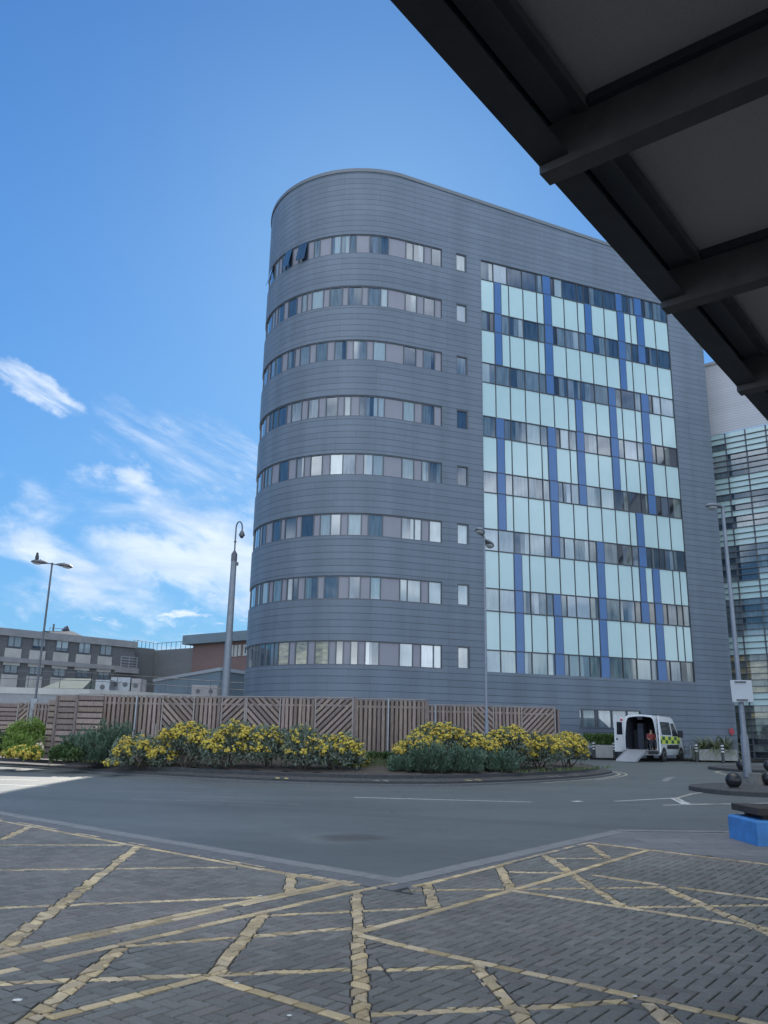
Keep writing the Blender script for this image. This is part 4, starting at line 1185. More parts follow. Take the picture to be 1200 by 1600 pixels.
mb = MB(); pq(LB, mb, r_[0] - .3, r_[1] + .3, r_[2] - .9, r_[2] - .3, -.95, -.02); mb.build('balcony', 'concrete_band', ward)
a0, a1 = LB.tz(66, 990)[0], LB.tz(153, 995)[0]; zt_ = LB.tz(100, 984)[1]
mb = MB(); A = [(a0, 2, zf), (a1, 2, zf), (a1, 10, zf), (a0, 10, zf), (a0 + 5, 3, zt_ + .3), (a1 - 5, 3, zt_), (a1 - 5, 9, zt_), (a0 + 5, 9, zt_ + .3)]
mb.hexa([LB.w(t, d, z) for t, d, z in A]); mb.build('roof_hump', 'dark_brick', ward)
mb = MB(); zz = LB.tz(110, 980)[1]
for t in np.arange(a0 + 2, a1 - 3, 2.2): mb.tube([LB.w(t, 2.5, zf), LB.w(t, 2.5, zz)], .03, 5)
mb.tube([LB.w(a0 + 2, 2.5, zz), LB.w(a1 - 3, 2.5, zz)], .03, 5); mb.tube([LB.w(a0 + 2, 2.5, zz - .5), LB.w(a1 - 3, 2.5, zz - .5)], .025, 5); mb.build('roof_railing', 'pole_dark', ward)
t_, z_ = LB.tz(110.5, 971); mb = MB(); mb.tube([LB.w(t_, 4, zf), LB.w(t_, 4, z_)], .11, 8); mb.build('flue', 'pole_dark', ward)
t_, z_ = LB.tz(134, 978); mb = MB(); mb.tube([LB.w(t_ + .5, 4, zf), LB.w(t_, 4, z_ - .5), LB.w(t_ - .5, 4, z_)], [.22, .26, .45], 10); mb.build('vent_cowl', 'pole_dark', ward)
t_, z_ = LB.tz(5, 969); mb = MB(); mb.tube([LB.w(t_, 2, zf - .2), LB.w(t_, 2, z_)], .05, 6); mb.tube([LB.w(t_ - 1, 2, z_ - .1), LB.w(t_ + .4, 2, z_ - .1)], .04, 5); mb.tube([LB.w(t_ - 1, 2, z_ - .6), LB.w(t_ + .3, 2, z_ - .6)], .04, 5); mb.build('aerial', 'pole_dark', ward)

# brick wing continuing from the ward, and the taller brick block
zL = LB.tz(225, 1011)[1]; tK = LB.tz(249, 1015)[0]
link = thing('link_building', 'plain dark brick link building between the ward block and brick block', 'building', tuple(LB.w((tE + tK) / 2, 5, .4)))
mb = MB(); pq(LB, mb, tE - 1.5, tK, .3, zL, 1.0, 9, 0, True); mb.build('wall', 'dark_brick', link)
cK = LB.w(tK, 1.0); 
RB = Plane((cK.x, cK.y), -53.5)
RB.u = -RB.u; RB.n = Vector((-RB.u.y, RB.u.x))
if (RB.p + RB.n).length < RB.p.length: RB.n = -RB.n
tS = RB.tz(302, 1015)[0]; zL2 = RB.tz(275, 1014)[1]
mb = MB(); pq(RB, mb, -4, tS + 1, .3, zL2, 0, 8, 0, True); mb.build('return_wall', 'dark_brick', link)
mb = MB(); A, B = RB.w(0, .3, zL2), RB.w(tS, .3, zL2)
for k in range(9):
    p = A.lerp(B, k / 8); mb.tube([p, p + Vector((0, 0, .9))], .035, 5)
mb.tube([A + Vector((0, 0, .9)), B + Vector((0, 0, .9))], .035, 5); A2 = LB.w(tE + .5, 1.3, zL); mb.tube([A2 + Vector((0, 0, .9)), A + Vector((0, 0, .9))], .035, 5)
for k in range(6):
    p = A2.lerp(A, k / 6); mb.tube([p, p + Vector((0, 0, .9))], .035, 5)
mb.build('roof_railing', 'pole_dark', link)
brk = thing('brick_block', 'red brick block with deep grey fascia beside the tower', 'building', tuple(RB.w(tS + 8, 5, .4)))
BB = Plane(RB.w(tS, -1.5).xy, 0); BB.u, BB.n = RB.u, RB.n
t0 = BB.tz(301, 1020)[0]; z1 = BB.tz(297, 994)[1]; zb_ = BB.tz(297, 1008)[1]
mb = MB(); pq(BB, mb, t0, t0 + 26, .3, z1 - .2, 0, 14, 0, True); mb.build('wall', 'red_brick', brk)
mb = MB(); pq(BB, mb, t0 - .9, t0 + 26, zb_, z1, -.9, 14); mb.build('fascia', 'blue_grey_metal', brk)
for x0, x1, y0, y1 in ((361, 365.5, 1008, 1026), (367.2, 371.5, 1008, 1026), (373.3, 377.3, 1007.5, 1025), (381, 388, 1007, 1024.5)):
    a, b, z0, zz = rect(BB, x0, x1, y0, y1)
    mb = MB(); pq(BB, mb, a, b, zz - .25, zz, -.12, 0); pq(BB, mb, a, b, z0, z0 + .25, -.12, 0); pq(BB, mb, a, a + .22, z0 + .25, zz - .25, -.12, 0); pq(BB, mb, b - .22, b, z0 + .25, zz - .25, -.12, 0)
    f_ = mb.build('window', 'planter_white', brk); mb = MB(); pq(BB, mb, a + .22, b - .22, z0 + .25, zz - .25, -.06, -.003); mb.build('pane', 'glass_dark', f_)

shed = thing('plant_room', 'low blue grey plant room with pale roof edge behind the railed deck', 'building', tuple(at(330, 1100, 70).xy) + (.4,))
P_ = [at(243, 1048, 80), at(345, 1043, 64), at(396, 1049, 69), at(396, 1049, 92)]
zt_ = P_[1].z
pl = [(p.x, p.y) for p in P_]
mb = MB(); mb.prism(pl, .3, zt_ - .25); mb.build('wall', 'blue_grey_metal', shed)
cx, cy = sum(p[0] for p in pl) / 4, sum(p[1] for p in pl) / 4
mb = MB(); mb.prism([(cx + (p[0] - cx) * 1.03, cy + (p[1] - cy) * 1.03) for p in pl], zt_ - .248, zt_); mb.build('roof', 'light_metal', shed)

# railed service deck behind the fence
deck = thing('service_deck', 'pale rendered deck wall with thin metal railing behind the timber fence', 'wall', tuple(at(150, 1100, 50).xy) + (.4,))
D_ = [at(-60, 1075, 49), at(140, 1077, 50), at(392, 1086.5, 58)]
def wall_run(mb, a, b, z0, z1, th, m=0):
    d = Vector((b.x - a.x, b.y - a.y, 0)).normalized(); n = Vector((-d.y, d.x, 0)) * th
    q = [a, b, b + n, a + n]
    mb.hexa([(p.x, p.y, z0) for p in q] + [(p.x, p.y, z1) for p in q], m)
dz = D_[1].z
mb = MB(); wall_run(mb, D_[0], D_[1], .3, dz - .35, .3); wall_run(mb, D_[1], D_[2], .3, dz - .352, .3); mb.build('wall', 'concrete_band', deck)
mb = MB()
for a, b in ((D_[0], D_[1]), (D_[1], D_[2])):
    n = Vector((0, -.04, 0)); wall_run(mb, a + n, b + n, dz - .349, dz + (0 if a is D_[0] else .002), .4)
mb.build('coping', 'pale_render', deck)
mb = MB(); p = [(D_[0].x, D_[0].y + .2), (D_[1].x, D_[1].y + .2), (D_[2].x, D_[2].y + .2), (D_[2].x, 64), (D_[0].x, 64)]
mb.prism(p, dz - .9, dz - .5); mb.build('deck_floor', 'concrete_band', deck)
mb = MB()
for a, b in ((D_[0], D_[1]), (D_[1], D_[2])):
    n = int((b - a).length / 1.6)
    A, B = Vector((a.x, a.y + .15, dz)), Vector((b.x, b.y + .15, dz))
    for k in range(n + 1):
        p = A.lerp(B, k / n); mb.tube([p, p + Vector((0, 0, .95))], .022, 6)
    for h in (.5, .95): mb.tube([A + Vector((0, 0, h)), B + Vector((0, 0, h))], .02, 6)
mb.build('railing', 'pole_dark', deck)
def unit_box(x0, x1, y0, Y, name, label, cat, m, group=None, roof=False):
    a, b = at(x0, y0, Y), at(x1, y0, Y); h = a.z
    r = thing(name, label, cat, ((a.x + b.x) / 2, Y + .6, dz - .5), 0, group)
    mb = MB()
    if roof:
        zr = dz + .25
        mb.box((a.x, Y, dz - .5), (b.x, Y + 3, zr)); mb.build('wall', 'pale_render', r)
        mb = MB(); am, = [Y + 1.5]
        mb.face([(a.x - .2, Y - .2, zr), (b.x + .2, Y - .2, zr), (b.x + .2, am, h), (a.x + .7, am, h)]); mb.face([(b.x + .2, Y + 3.2, zr), (a.x - .2, Y + 3.2, zr), (a.x + .7, am, h), (b.x + .2, am, h)])
        mb.face([(a.x - .2, Y + 3.2, zr), (a.x - .2, Y - .2, zr), (a.x + .7, am, h)]); mb.face([(b.x + .2, Y - .2, zr), (b.x + .2, Y + 3.2, zr), (b.x + .2, am, h)]); mb.build('roof', 'roof_green', r)
    else:
        mb.box((a.x, Y, dz - .5), (b.x, Y + 1.4, h)); mb.build('casing', m, r)
        n = max(2, int((b.x - a.x) / .8)) if x1 - x0 > 25 else 1
        mb = MB(); w_ = (b.x - a.x) / n
        for k in range(n):
            c = Vector((a.x + w_ * (k + .5), Y - .02, h - .45)); mb = MB(); mb.lathe([(.16, 0), (.16, .03)], c, 12, axis='y'); mb.build('fan_grille', 'lamp_dark', r)
    return r
unit_box(74, 128, 1057, 55, 'deck_shed', 'small shed with green pitched roof on the railed deck', 'shed', '', roof=True)
unit_box(150, 172, 1062, 54, 'air_handling_unit', 'narrow pale air handling unit beside the green roofed shed', 'air unit', 'galvanised')
unit_box(174, 204, 1058, 55, 'air_handling_unit', 'wide pale air handling unit with two round fans', 'air unit', 'galvanised')
unit_box(206, 220, 1060, 55, 'air_handling_unit', 'square pale air handling unit right of the wide one', 'air unit', 'concrete_band')
unit_box(300, 340, 1070, 62, 'air_handling_unit', 'low long air handling unit in front of plant room', 'air unit', 'concrete_band')

# ================================================================== FENCES
def zof(x, y, Y): return at(x, y, Y).z
def clip_xz(poly, x0, x1, z0, z1):
    q = [np.array(p, float) for p in poly]
    for p, n in ((V2(x0, 0), V2(1, 0)), (V2(x1, 0), V2(-1, 0)), (V2(0, z0), V2(0, 1)), (V2(0, z1), V2(0, -1))):
        q = clip(q, p, n, 1) if q else None
    return q
def wood(): 
    f = rnd.uniform(.72, 1.2); return (0.27 * f, 0.205 * f, 0.172 * f * rnd.uniform(.95, 1.08))
def bay(root, xa, xb, zb_, zt_, Y, style, label=None):
    mb = MB()
    bw, gp = .105, .06
    mb.box((xa, Y + .02, zb_ + .05), (xb, Y + .045, zt_ - .05), 1)
    for z in (zt_ - .27, zb_ + .25): mb.box((xa, Y - .018, z - .035), (xb, Y + .019, z + .035), 2)
    def slab(poly, y0, y1, c):
        q = clip_xz(poly, xa + .005, xb - .005, zb_, zt_ - .01)
        if not q: return
        if area(q) < 0: q = q[::-1]
        n = len(q)
        mb.face([(p[0], y0, p[1]) for p in q], 0, c); mb.face([(p[0], y1, p[1]) for p in q[::-1]], 0, c)
        for k in range(n):
            a, b = q[k], q[(k + 1) % n]; mb.face([(b[0], y0, b[1]), (a[0], y0, a[1]), (a[0], y1, a[1]), (b[0], y1, b[1])], 0, c)
    if style == 'v':
        n = max(1, round((xb - xa) / (bw + gp))); st = (xb - xa) / n
        for k in range(n):
            x = xa + st * (k + .5); j = rnd.uniform(-.008, .008); t = rnd.uniform(-.012, .012)
            slab([(x - bw / 2 + j - t, zb_), (x + bw / 2 + j - t, zb_), (x + bw / 2 + j + t, zt_), (x - bw / 2 + j + t, zt_)], Y - .045, Y - .02, wood())
    elif style == 'h':
        n = max(1, round((zt_ - zb_) / .2)); st = (zt_ - zb_) / n
        for k in range(n):
            z = zb_ + st * (k + .5); slab([(xa, z - .08), (xb, z - .08), (xb, z + .07), (xa, z + .07)], Y - .045, Y - .02, wood())
    else:
        s = -1 if style == '\\' else 1; st = .235; H_ = zt_ - zb_; W_ = xb - xa
        for k in range(-14, 22):
            c = k * st
            p = [(xa + c, zb_ if s > 0 else zt_), (xa + c + .15, zb_ if s > 0 else zt_), (xa + c + .15 + H_, zt_ if s > 0 else zb_), (xa + c + H_, zt_ if s > 0 else zb_)]
            slab(p, Y - .045, Y - .02, wood())
    return mb.build('panel', ['fence_wood', 'fence_back', 'fence_rail'], root)
def post(root, x, zb_, zt_, Y, m='fence_rail', w=.05, name='post'):
    mb = MB(); mb.box((x - w / 2, Y - .075, zb_), (x + w / 2, Y - .05, zt_)); return mb.build(name, m, root)
def fence(name, label, Y, ytop, bays, zb_, posts=(), caps=True):
    root = thing(name, label, 'fence', (at((bays[0][0] + bays[-1][1]) / 2, 1150, Y).x, Y, zb_))
    for x0, x1, st, yt in bays:
        zt_ = zof((x0 + x1) / 2, yt or ytop, Y)
        xa, xb = at(x0, 1130, Y).x, at(x1, 1130, Y).x
        bay(root, xa, xb, zb_, zt_, Y, st)
        if caps:
            mb = MB(); mb.box((xa, Y - .07, zt_ + .002), (xb - .003, Y + .07, zt_ + .035)); mb.build('capping', 'fence_rail', root)
        if st in '\\/':
            post(root, xa + .03, zb_, zt_ - .02, Y); post(root, xb - .03, zb_, zt_ - .02, Y)
    return root
YF = 31.6; ZFB = 0.72
main = fence('timber_fence', 'long weathered timber fence with vertical and diagonal boards above the flowering shrubs', YF, 1089,
      [(158, 251, 'v', 1087), (251, 303, '\\', 1088), (303, 344, 'v', 1088.5), (344, 383, '/', 1089), (383, 438, '\\', 1089.5), (438, 491, 'v', 1090), (491, 552, '/', 1090.5), (554, 664, 'v', 1093)], ZFB)
for px, yt in ((213, 1087), (607, 1092)):
    mb = MB(); p = at(px, 1100, YF - .1); mb.tube([(p.x, YF - .1, ZFB - .2), (p.x, YF - .1, zof(px, yt, YF))], .03, 8)
    mb.build('metal_post', 'light_metal', main)
for px, yt in ((554, 1091), (666, 1093)):
    x = at(px, 1120, YF).x; mb = MB(); mb.box((x - .05, YF - .06, ZFB - .2), (x + .05, YF + .05, zof(px, yt, YF) - .003)); mb.build('post', 'fence_wood', main)
scr = fence('slatted_screen', 'stepped timber screen of horizontal boards left of the flowering shrubs', 30.6, 1086, [(73, 87, 'h', 1093), (88, 118, 'h', 1086.5), (119, 159, 'h', 1085.5)], .55)
for px, yt in ((87.5, 1087), (118.5, 1086)):
    x = at(px, 1120, 30.6).x; mb = MB(); mb.box((x - .04, 30.5, .4), (x + .04, 30.56, zof(px, yt, 30.6))); mb.build('post', 'fence_wood', scr)
rf_ = fence('timber_fence', 'lower timber fence set back behind the shrubs on the right', 37.0, 1104, [(666, 737, 'v', 1102), (737, 772, '\\', 1103), (772, 814, 'v', 1104), (814, 868, '/', 1105.5)], ZFB)
mb = MB(); p = at(680, 1100, 36.9); mb.tube([(p.x, 36.9, ZFB - .2), (p.x, 36.9, zof(680, 1102, 37))], .03, 8); mb.build('metal_post', 'light_metal', rf_)
x = at(872, 1120, 37).x; mb = MB(); mb.box((x - .04, 36.9, ZFB - .3), (x + .04, 37.6, zof(872, 1106, 37) - .05)); mb.build('post', 'fence_wood', rf_)
lf_ = fence('timber_fence', 'far timber fence at left edge behind the round bush', 41.0, 1098, [(-70, -20, 'h', 1098), (-20, 25, 'h', 1098), (25, 43, '/', 1098), (50, 72, 'v', 1099)], .5)

# ================================================================== SHRUBS
LEAF = {'grey': ((.115, .15, .105), (.19, .225, .175)), 'green': ((.045, .085, .03), (.09, .14, .05)), 'rosemary': ((.06, .11, .075), (.12, .18, .12)), 'bright': ((.10, .17, .035), (.2, .28, .06)), 'dark': ((.025, .05, .022), (.06, .095, .04)), 'strap': ((.09, .12, .05), (.2, .2, .1))}
def lerp3(a, b, t): return tuple(a[k] + (b[k] - a[k]) * t for k in range(3))
def rdir():
    v = Vector((rnd.gauss(0, 1), rnd.gauss(0, 1), rnd.gauss(0, 1))); return v.normalized()
def leaf(mb, p, d, s, wd, c):
    side = d.cross(rdir()); 
    if side.length < 1e-3: return
    side = side.normalized() * s * wd; nrm = side.cross(d).normalized() * s * .12
    mb.face([p, p + d * s * .5 + side + nrm, p + d * s, p + d * s * .5 - side + nrm], 0, c)
def shrub(name, label, x0, x1, ytop, Y, leafk, n=3000, flowers=0, style='bush', group=None, base=None, ybot=None, ry=None, fl_low=False, lsz=.1):
    a, b = at(x0, 1170, Y), at(x1, 1170, Y); cx = (a.x + b.x) / 2; rx = (b.x - a.x) / 2 * 1.1; n = int(n * 1.5); flowers = flowers * 2.5
    zb_ = base if base is not None else mound(cx, Y) - .03
    zt_ = zof((x0 + x1) / 2, ytop, Y); h = zt_ - zb_
    root = thing(name, label, 'shrub', (cx, Y, zb_), 0, group)
    ry = ry or max(.5, rx * .75)
    pal = LEAF[leafk]; mb = MB(); fm = MB(); tw = MB()
    if style == 'bush':
        lumps = []
        for k in range(22):
            d = rdir(); d.z = abs(d.z) * 1.1 - .25
            q = Vector((cx + d.x * rx * .8, Y + d.y * ry * .68, zb_ + h * .45 + d.z * h * .38)); lumps.append((q, rnd.uniform(.36, .54) * min(rx, h * .8), rnd.uniform(.0, 1)))
        for k in range(n):
            q, r, tone = rnd.choice(lumps); d = rdir()
            if d.z < -.5 and rnd.random() < .6: continue
            p = q + d * r * rnd.uniform(.55, 1.05); p.z = max(p.z, zb_ + .02)
            dd = (d + rdir() * .9 + Vector((0, 0, .25))).normalized()
            t = min(max(tone * .55 + rnd.random() * .6 - .05, 0), 1)
            leaf(mb, p, dd, lsz * rnd.uniform(.6, 1.25), .32, lerp3(pal[0], pal[1], t))
        for k in range(int(flowers)):
            q, r, tone = rnd.choice(lumps); d = rdir()
            if d.y > .35: d.y = -d.y
            if not fl_low and d.z < -.1: d.z = -d.z
            c = q + d * r * 1.02
            if not fl_low and c.z < zb_ + h * (.08 + .25 * rnd.random()): continue
            R_ = rnd.uniform(.04, .17)
            for j in range(rnd.randint(9, 20)):
                e = rdir(); p = c + Vector((e.x, e.y, e.z * .7)) * R_ * rnd.uniform(.4, 1)
                s = rnd.uniform(.026, .044); nrm = (e + d * .6 + Vector((0, -.3, .5))).normalized(); u_ = nrm.orthogonal().normalized(); v_ = nrm.cross(u_)
                f = rnd.uniform(.65, 1.05); rr = rnd.uniform(0, .08)
                fm.face([p + (u_ * math.cos(g_ * 1.2566) + v_ * math.sin(g_ * 1.2566)) * s for g_ in range(5)], 0, (.50 * f, (.345 + rr) * f, .065 * f))
            tw.tube([q, c], .006, 4, cap=False)
        for k in range(9):
            q = rnd.choice(lumps)[0]; tw.tube([(cx + rnd.uniform(-.15, .15), Y + rnd.uniform(-.1, .1), zb_ - .05), ((cx + q.x) / 2, (Y + q.y) / 2, (zb_ + q.z) / 2 - .05), q], [.025, .018, .008], 5, cap=False)
    else:      # upright sprays of narrow leaves
        for k in range(n // 22):
            bx, by = cx + rnd.uniform(-1, 1) * rx * .85, Y + rnd.uniform(-1, 1) * ry * .7
            e = max(0, 1 - ((bx - cx) / rx) ** 2) ** .5; hh = h * (.35 + .65 * e) * rnd.choice((.45, .65, .8, .95, 1.12)) * rnd.uniform(.85, 1.1)
            lean = Vector((rnd.gauss((bx - cx) / rx * .3, .24), rnd.gauss(-.1, .22), 1)).normalized()
            p0 = Vector((bx, by, zb_)); tone = rnd.random()
            tw.tube([p0, p0 + lean * hh * .9], .006, 4, cap=False)
            for j in range(22):
                f = rnd.uniform(.12, 1); p = p0 + lean * hh * f
                dd = (lean + rdir() * .75).normalized()
                leaf(mb, p, dd, lsz * rnd.uniform(.8, 1.5), .14 if style == 'spike' else .25, lerp3(pal[0], pal[1], min(1, tone * .6 + rnd.random() * .5)))
    mb.build('foliage', 'leaf', root)
    if fm.f: fm.build('blossom', 'flower', root)
    if tw.f: tw.build('stems', 'twig', root)
    return root
GF = 'yellow flowered grey leaved shrubs'
for args in [
 ('grey shrub with small yellow heads sprawling at left end of flowered row', 178, 272, 1154, 28.1, 3800, 62),
 ('tall grey shrub full of yellow heads beside the thin pale stakes', 252, 332, 1133, 27.9, 4200, 70),
 ('grey shrub with long drooping yellow clusters below the left diagonal boards', 322, 396, 1129, 27.4, 4200, 85),
 ('grey shrub with yellow crown below the middle chevron boards', 386, 452, 1136, 27.2, 3800, 42),
 ('mostly leafy grey shrub with very few flowers in the left row', 436, 512, 1140, 26.9, 4200, 20),
 ('low grey shrub with bright yellow heads at right end of left row', 492, 558, 1150, 26.8, 3600, 52)]:
    shrub('flowering_shrub', args[0], *args[1:5], 'grey', args[5], args[6], group=GF)
for args in [
 ('low yellow shrub at left end of right hand clump', 622, 668, 1150, 27.6, 2800, 60),
 ('tallest yellow shrub of the right clump near fence step', 650, 722, 1129, 28.6, 4200, 90),
 ('broad grey yellow shrub around the foot of the slim twin lamp', 712, 772, 1138, 29.0, 3800, 66),
 ('tall yellow shrub right of the slim twin lamp', 764, 824, 1133, 29.4, 4000, 90),
 ('yellow shrub under the last diagonal fence boards', 814, 872, 1147, 30.4, 3600, 82),
 ('round yellow shrub at the right tip of island', 860, 912, 1142, 32.0, 3800, 110)]:
    shrub('flowering_shrub', args[0], *args[1:5], 'grey', args[5], args[6], group=GF)
shrub('flowering_shrub', 'tiny yellow tuft low at the left kerb of island', 166, 186, 1189, 27.0, 'grey', 300, 12, group=GF, fl_low=True)
shrub('flowering_shrub', 'sprig of yellow flowers on bare earth between the two clumps', 548, 574, 1175, 27.6, 'green', 500, 10, group=GF, fl_low=True)
GR = 'upright narrow leaved green shrubs'
for lab, x0, x1, yt, Y, n in [
 ('large blue green spiky shrub in front of the slatted screen', 106, 165, 1150, 28.8, 5200), ('tall blue green spiky shrub touching the left flowers', 148, 204, 1136, 29.4, 5600),
 ('dark spiky shrub before the tall yellow shrub', 648, 698, 1166, 26.9, 3400), ('dark spiky shrub right of it with bare stems', 700, 748, 1171, 27.3, 3000),
 ('leafy dark green shrub below the lamp pole', 762, 802, 1176, 28.3, 2400), ('low spiky green shrub beside bare fence foot', 612, 644, 1184, 26.8, 1500)]:
    shrub('spiky_shrub', lab, x0, x1, yt, Y, 'rosemary', n, style='spike', group=GR, lsz=.13)
shrub('green_shrub', 'low dark green shrub at foot of the metal fence post', 560, 626, 1178, 29.4, 'green', 2200, style='bush')
shrub('green_shrub', 'low mid green leafy shrub before the slatted screen', 84, 128, 1166, 28.4, 'green', 2200)
shrub('round_bush', 'sunlit yellow green round bush by far left fence', 10, 66, 1118, 30.6, 'bright', 5200, lsz=.075)
shrub('round_bush', 'dark green bush cut by left picture edge', -40, 16, 1146, 30.2, 'dark', 3200)
shrub('spiky_shrub', 'bright green spiky shrub in front of the round bush', 16, 46, 1150, 29.4, 'bright', 2200, style='spike', lsz=.12, group=GR)
shrub('flowering_shrub', 'sunlit golden flowers low in front of the round bush', 6, 72, 1167, 28.8, 'bright', 1500, 60, fl_low=True, group=GF)
# grass and weeds on the island
gr = MB()
for k in range(9000):
    if k < 5500: x, y = at(rnd.uniform(520, 640), 1190, 28.5).x, rnd.uniform(27.3, 31.4)
    else: x, y = rnd.uniform(-10, 7.5), rnd.uniform(27.5, 31.2)
    if min(np.hypot(x - p[0], y - p[1]) for p in i5[::6]) < .35 or not (25.5 < y): continue
    z = mound(x, y) - .01; s = rnd.uniform(.05, .16); d = Vector((rnd.gauss(0, .35), rnd.gauss(0, .35), 1)).normalized() * s; sd = rdir() * .012; sd.z = 0
    p = Vector((x, y, z)); c = lerp3((.05, .09, .03), (.14, .17, .06), rnd.random())
    gr.face([p - sd, p + sd, p + d], 0, c)
tag(gr.build('grass', 'leaf'), 'thin weedy grass on the island soil', 'grass', kind='stuff')
sdx = [(192.5, 1152, 1163), (208, 1143, 1158), (222, 1140, 1150), (244, 1131, 1142)]
for k, (px, y0, y1) in enumerate(sdx):
    p = at(px, y0, 28.9); mb = MB(); mb.box((p.x - .022, 28.88, mound(p.x, 28.9) - .05), (p.x + .022, 28.92, p.z))
    tag(mb.build('garden_stake', 'fence_rail'), ['leftmost thin pale stake above the flowers', 'second thin pale stake above the flowers', 'third thin pale stake above the flowers', 'rightmost and highest thin pale stake above the flowers'][k], 'stake', 'pale stakes among the shrubs')

# ================================================================== LAMPS
def head(mb, lens, root_p, d, ln, w=.15):
    """cobra lantern from root_p along d"""
    d = d.normalized(); s = Vector((-d.y, d.x, 0)).normalized(); u_ = s.cross(d) * -1
    if u_.z < 0: u_ = -u_
    rows, lr = [], []
    for f, r, h0 in ((0, .04, .03), (.08, .06, .05), (.3, .13, .09), (.55, .16, .1), (.8, .14, .085), (.95, .07, .045), (1, .01, .01)):
        c = root_p + d * ln * f; r *= w / .15; h0 *= w / .15
        rows.append([c + s * r * math.cos(2 * math.pi * j / 12) + u_ * (h0 * math.sin(2 * math.pi * j / 12) * (1 if j < 6 else .45)) for j in range(12)])
    mb.grid(rows, 0, None, True, True); mb.face(rows[0][::-1]); mb.face(rows[-1])
    rows = []
    for f, r, h0 in ((.36, .02, 0), (.45, .11, .05), (.65, .125, .065), (.82, .09, .05), (.9, .02, 0)):
        c = root_p + d * ln * f - u_ * .035 * w / .15; r *= w / .15
        rows.append([c + s * r * math.cos(math.pi * j / 6) - u_ * (h0 * math.sin(math.pi * j / 6)) for j in range(7)])
    lens.grid(rows, 0, None, True)
def twin_lamp(label, base, ztop, dirs, ln, mats=('pole_grey', 'lamp_dark'), r0=.09, knob=True):
    root = thing('street_lamp', label, 'street lamp', base)
    b = Vector(base)
    mb = MB(); mb.tube([b, b + Vector((0, 0, 1.3)), b + Vector((0, 0, 1.35)), Vector((b.x, b.y, ztop))], [r0, r0, r0 * .72, r0 * .5], 12); mb.build('pole', mats[0], root)
    top = Vector((b.x, b.y, ztop))
    for d in dirs:
        mb, le = MB(), MB(); p = top + d.normalized() * .22
        head(mb, le, p, d, ln, ln * .26)
        h_ = mb.build('lantern', mats[1], root); le.build('lens', 'lamp_lens', h_)
        if knob:
            mb = MB(); c = p + d.normalized() * ln * .45 + Vector((0, 0, ln * .1)); mb.lathe([(.03, 0), (.035, .03), (.03, .08), (.01, .1)], c, 8); mb.build('photocell', 'lamp_dark', h_)
        mb = MB(); mb.tube([top - d.normalized() * .03, p + d.normalized() * .06], .03, 8); mb.build('arm', mats[1], root)
    mb = MB(); mb.lathe([(r0 * .62, -.1), (r0 * .62, .05), (r0 * .3, .08)], top, 10); mb.build('cap', mats[1], root)
    return root
# far left twin lamp, standing behind the far fence
YL = 44.0; pt = at(81.5, 881, YL); pb = at(52, 1100, YL)
lx = (pt.x + pb.x) / 2
twin_lamp('tall twin headed street lamp at far left with perched bird', (pt.x, YL, gz(YL)), pt.z, [Vector((-1, -.15, .06)), Vector((1, .1, -.14))], .88, ('pole_dark', 'pole_dark'))
mb = MB(); p = at(56, 1098, YL); mb.box((p.x - .16, YL - .2, p.z - .35), (p.x + .14, YL - .09, p.z + .2)); cb = mb.build('control_box', 'galvanised'); tag(cb, 'grey metal box strapped to pole behind the round bush', 'box')
# bird on its left lantern
bp_ = at(59, 877, YL)
bird = MB(); bc = Vector((pt.x - .8, YL - .12, pt.z + .16))
def bird_body(mb, c, s, yaw):
    M = lambda q: Vector((q[0] * math.cos(yaw) - q[1] * math.sin(yaw), q[0] * math.sin(yaw) + q[1] * math.cos(yaw), q[2])) * s
    rows = []
    for x, z, r in ((-.13, -.14, .012), (-.09, -.05, .03), (-.05, .02, .06), (-.01, .09, .075), (.02, .16, .065), (.035, .21, .045), (.045, .25, .046), (.065, .275, .034), (.1, .27, .008)):
        rows.append([c + M((x + r * .35 * math.sin(a), r * math.cos(a), z + r * math.sin(a))) for a in [2 * math.pi * j / 12 for j in range(12)]])
    mb.grid(rows, 0, None, True, True); mb.face(rows[0][::-1]); mb.face(rows[-1])
    for sgn in (-1, 1): mb.tube([c + M((0, .025 * sgn, .06)), c + M((.01, .025 * sgn, -.06))], .008 * s, 5)
bird_body(bird, bc + Vector((0, 0, .0)), 1.35, R(-70)); tag(bird.build('bird', 'bird_grey'), 'grey bird perched on left head of the far left lamp', 'bird')
# slim twin lamp in front of the tower, and the bird on its far head
YM = 32.6; pt = at(756.5, 840, YM)
twin_lamp('slim pale twin headed lamp rising from the right hand shrubs', (pt.x, YM, mound(pt.x, YM)), pt.z, [Vector((-.42, -1, .2)), Vector((.5, 1, -.3))], .7, ('pole_grey', 'galvanised'), .08)
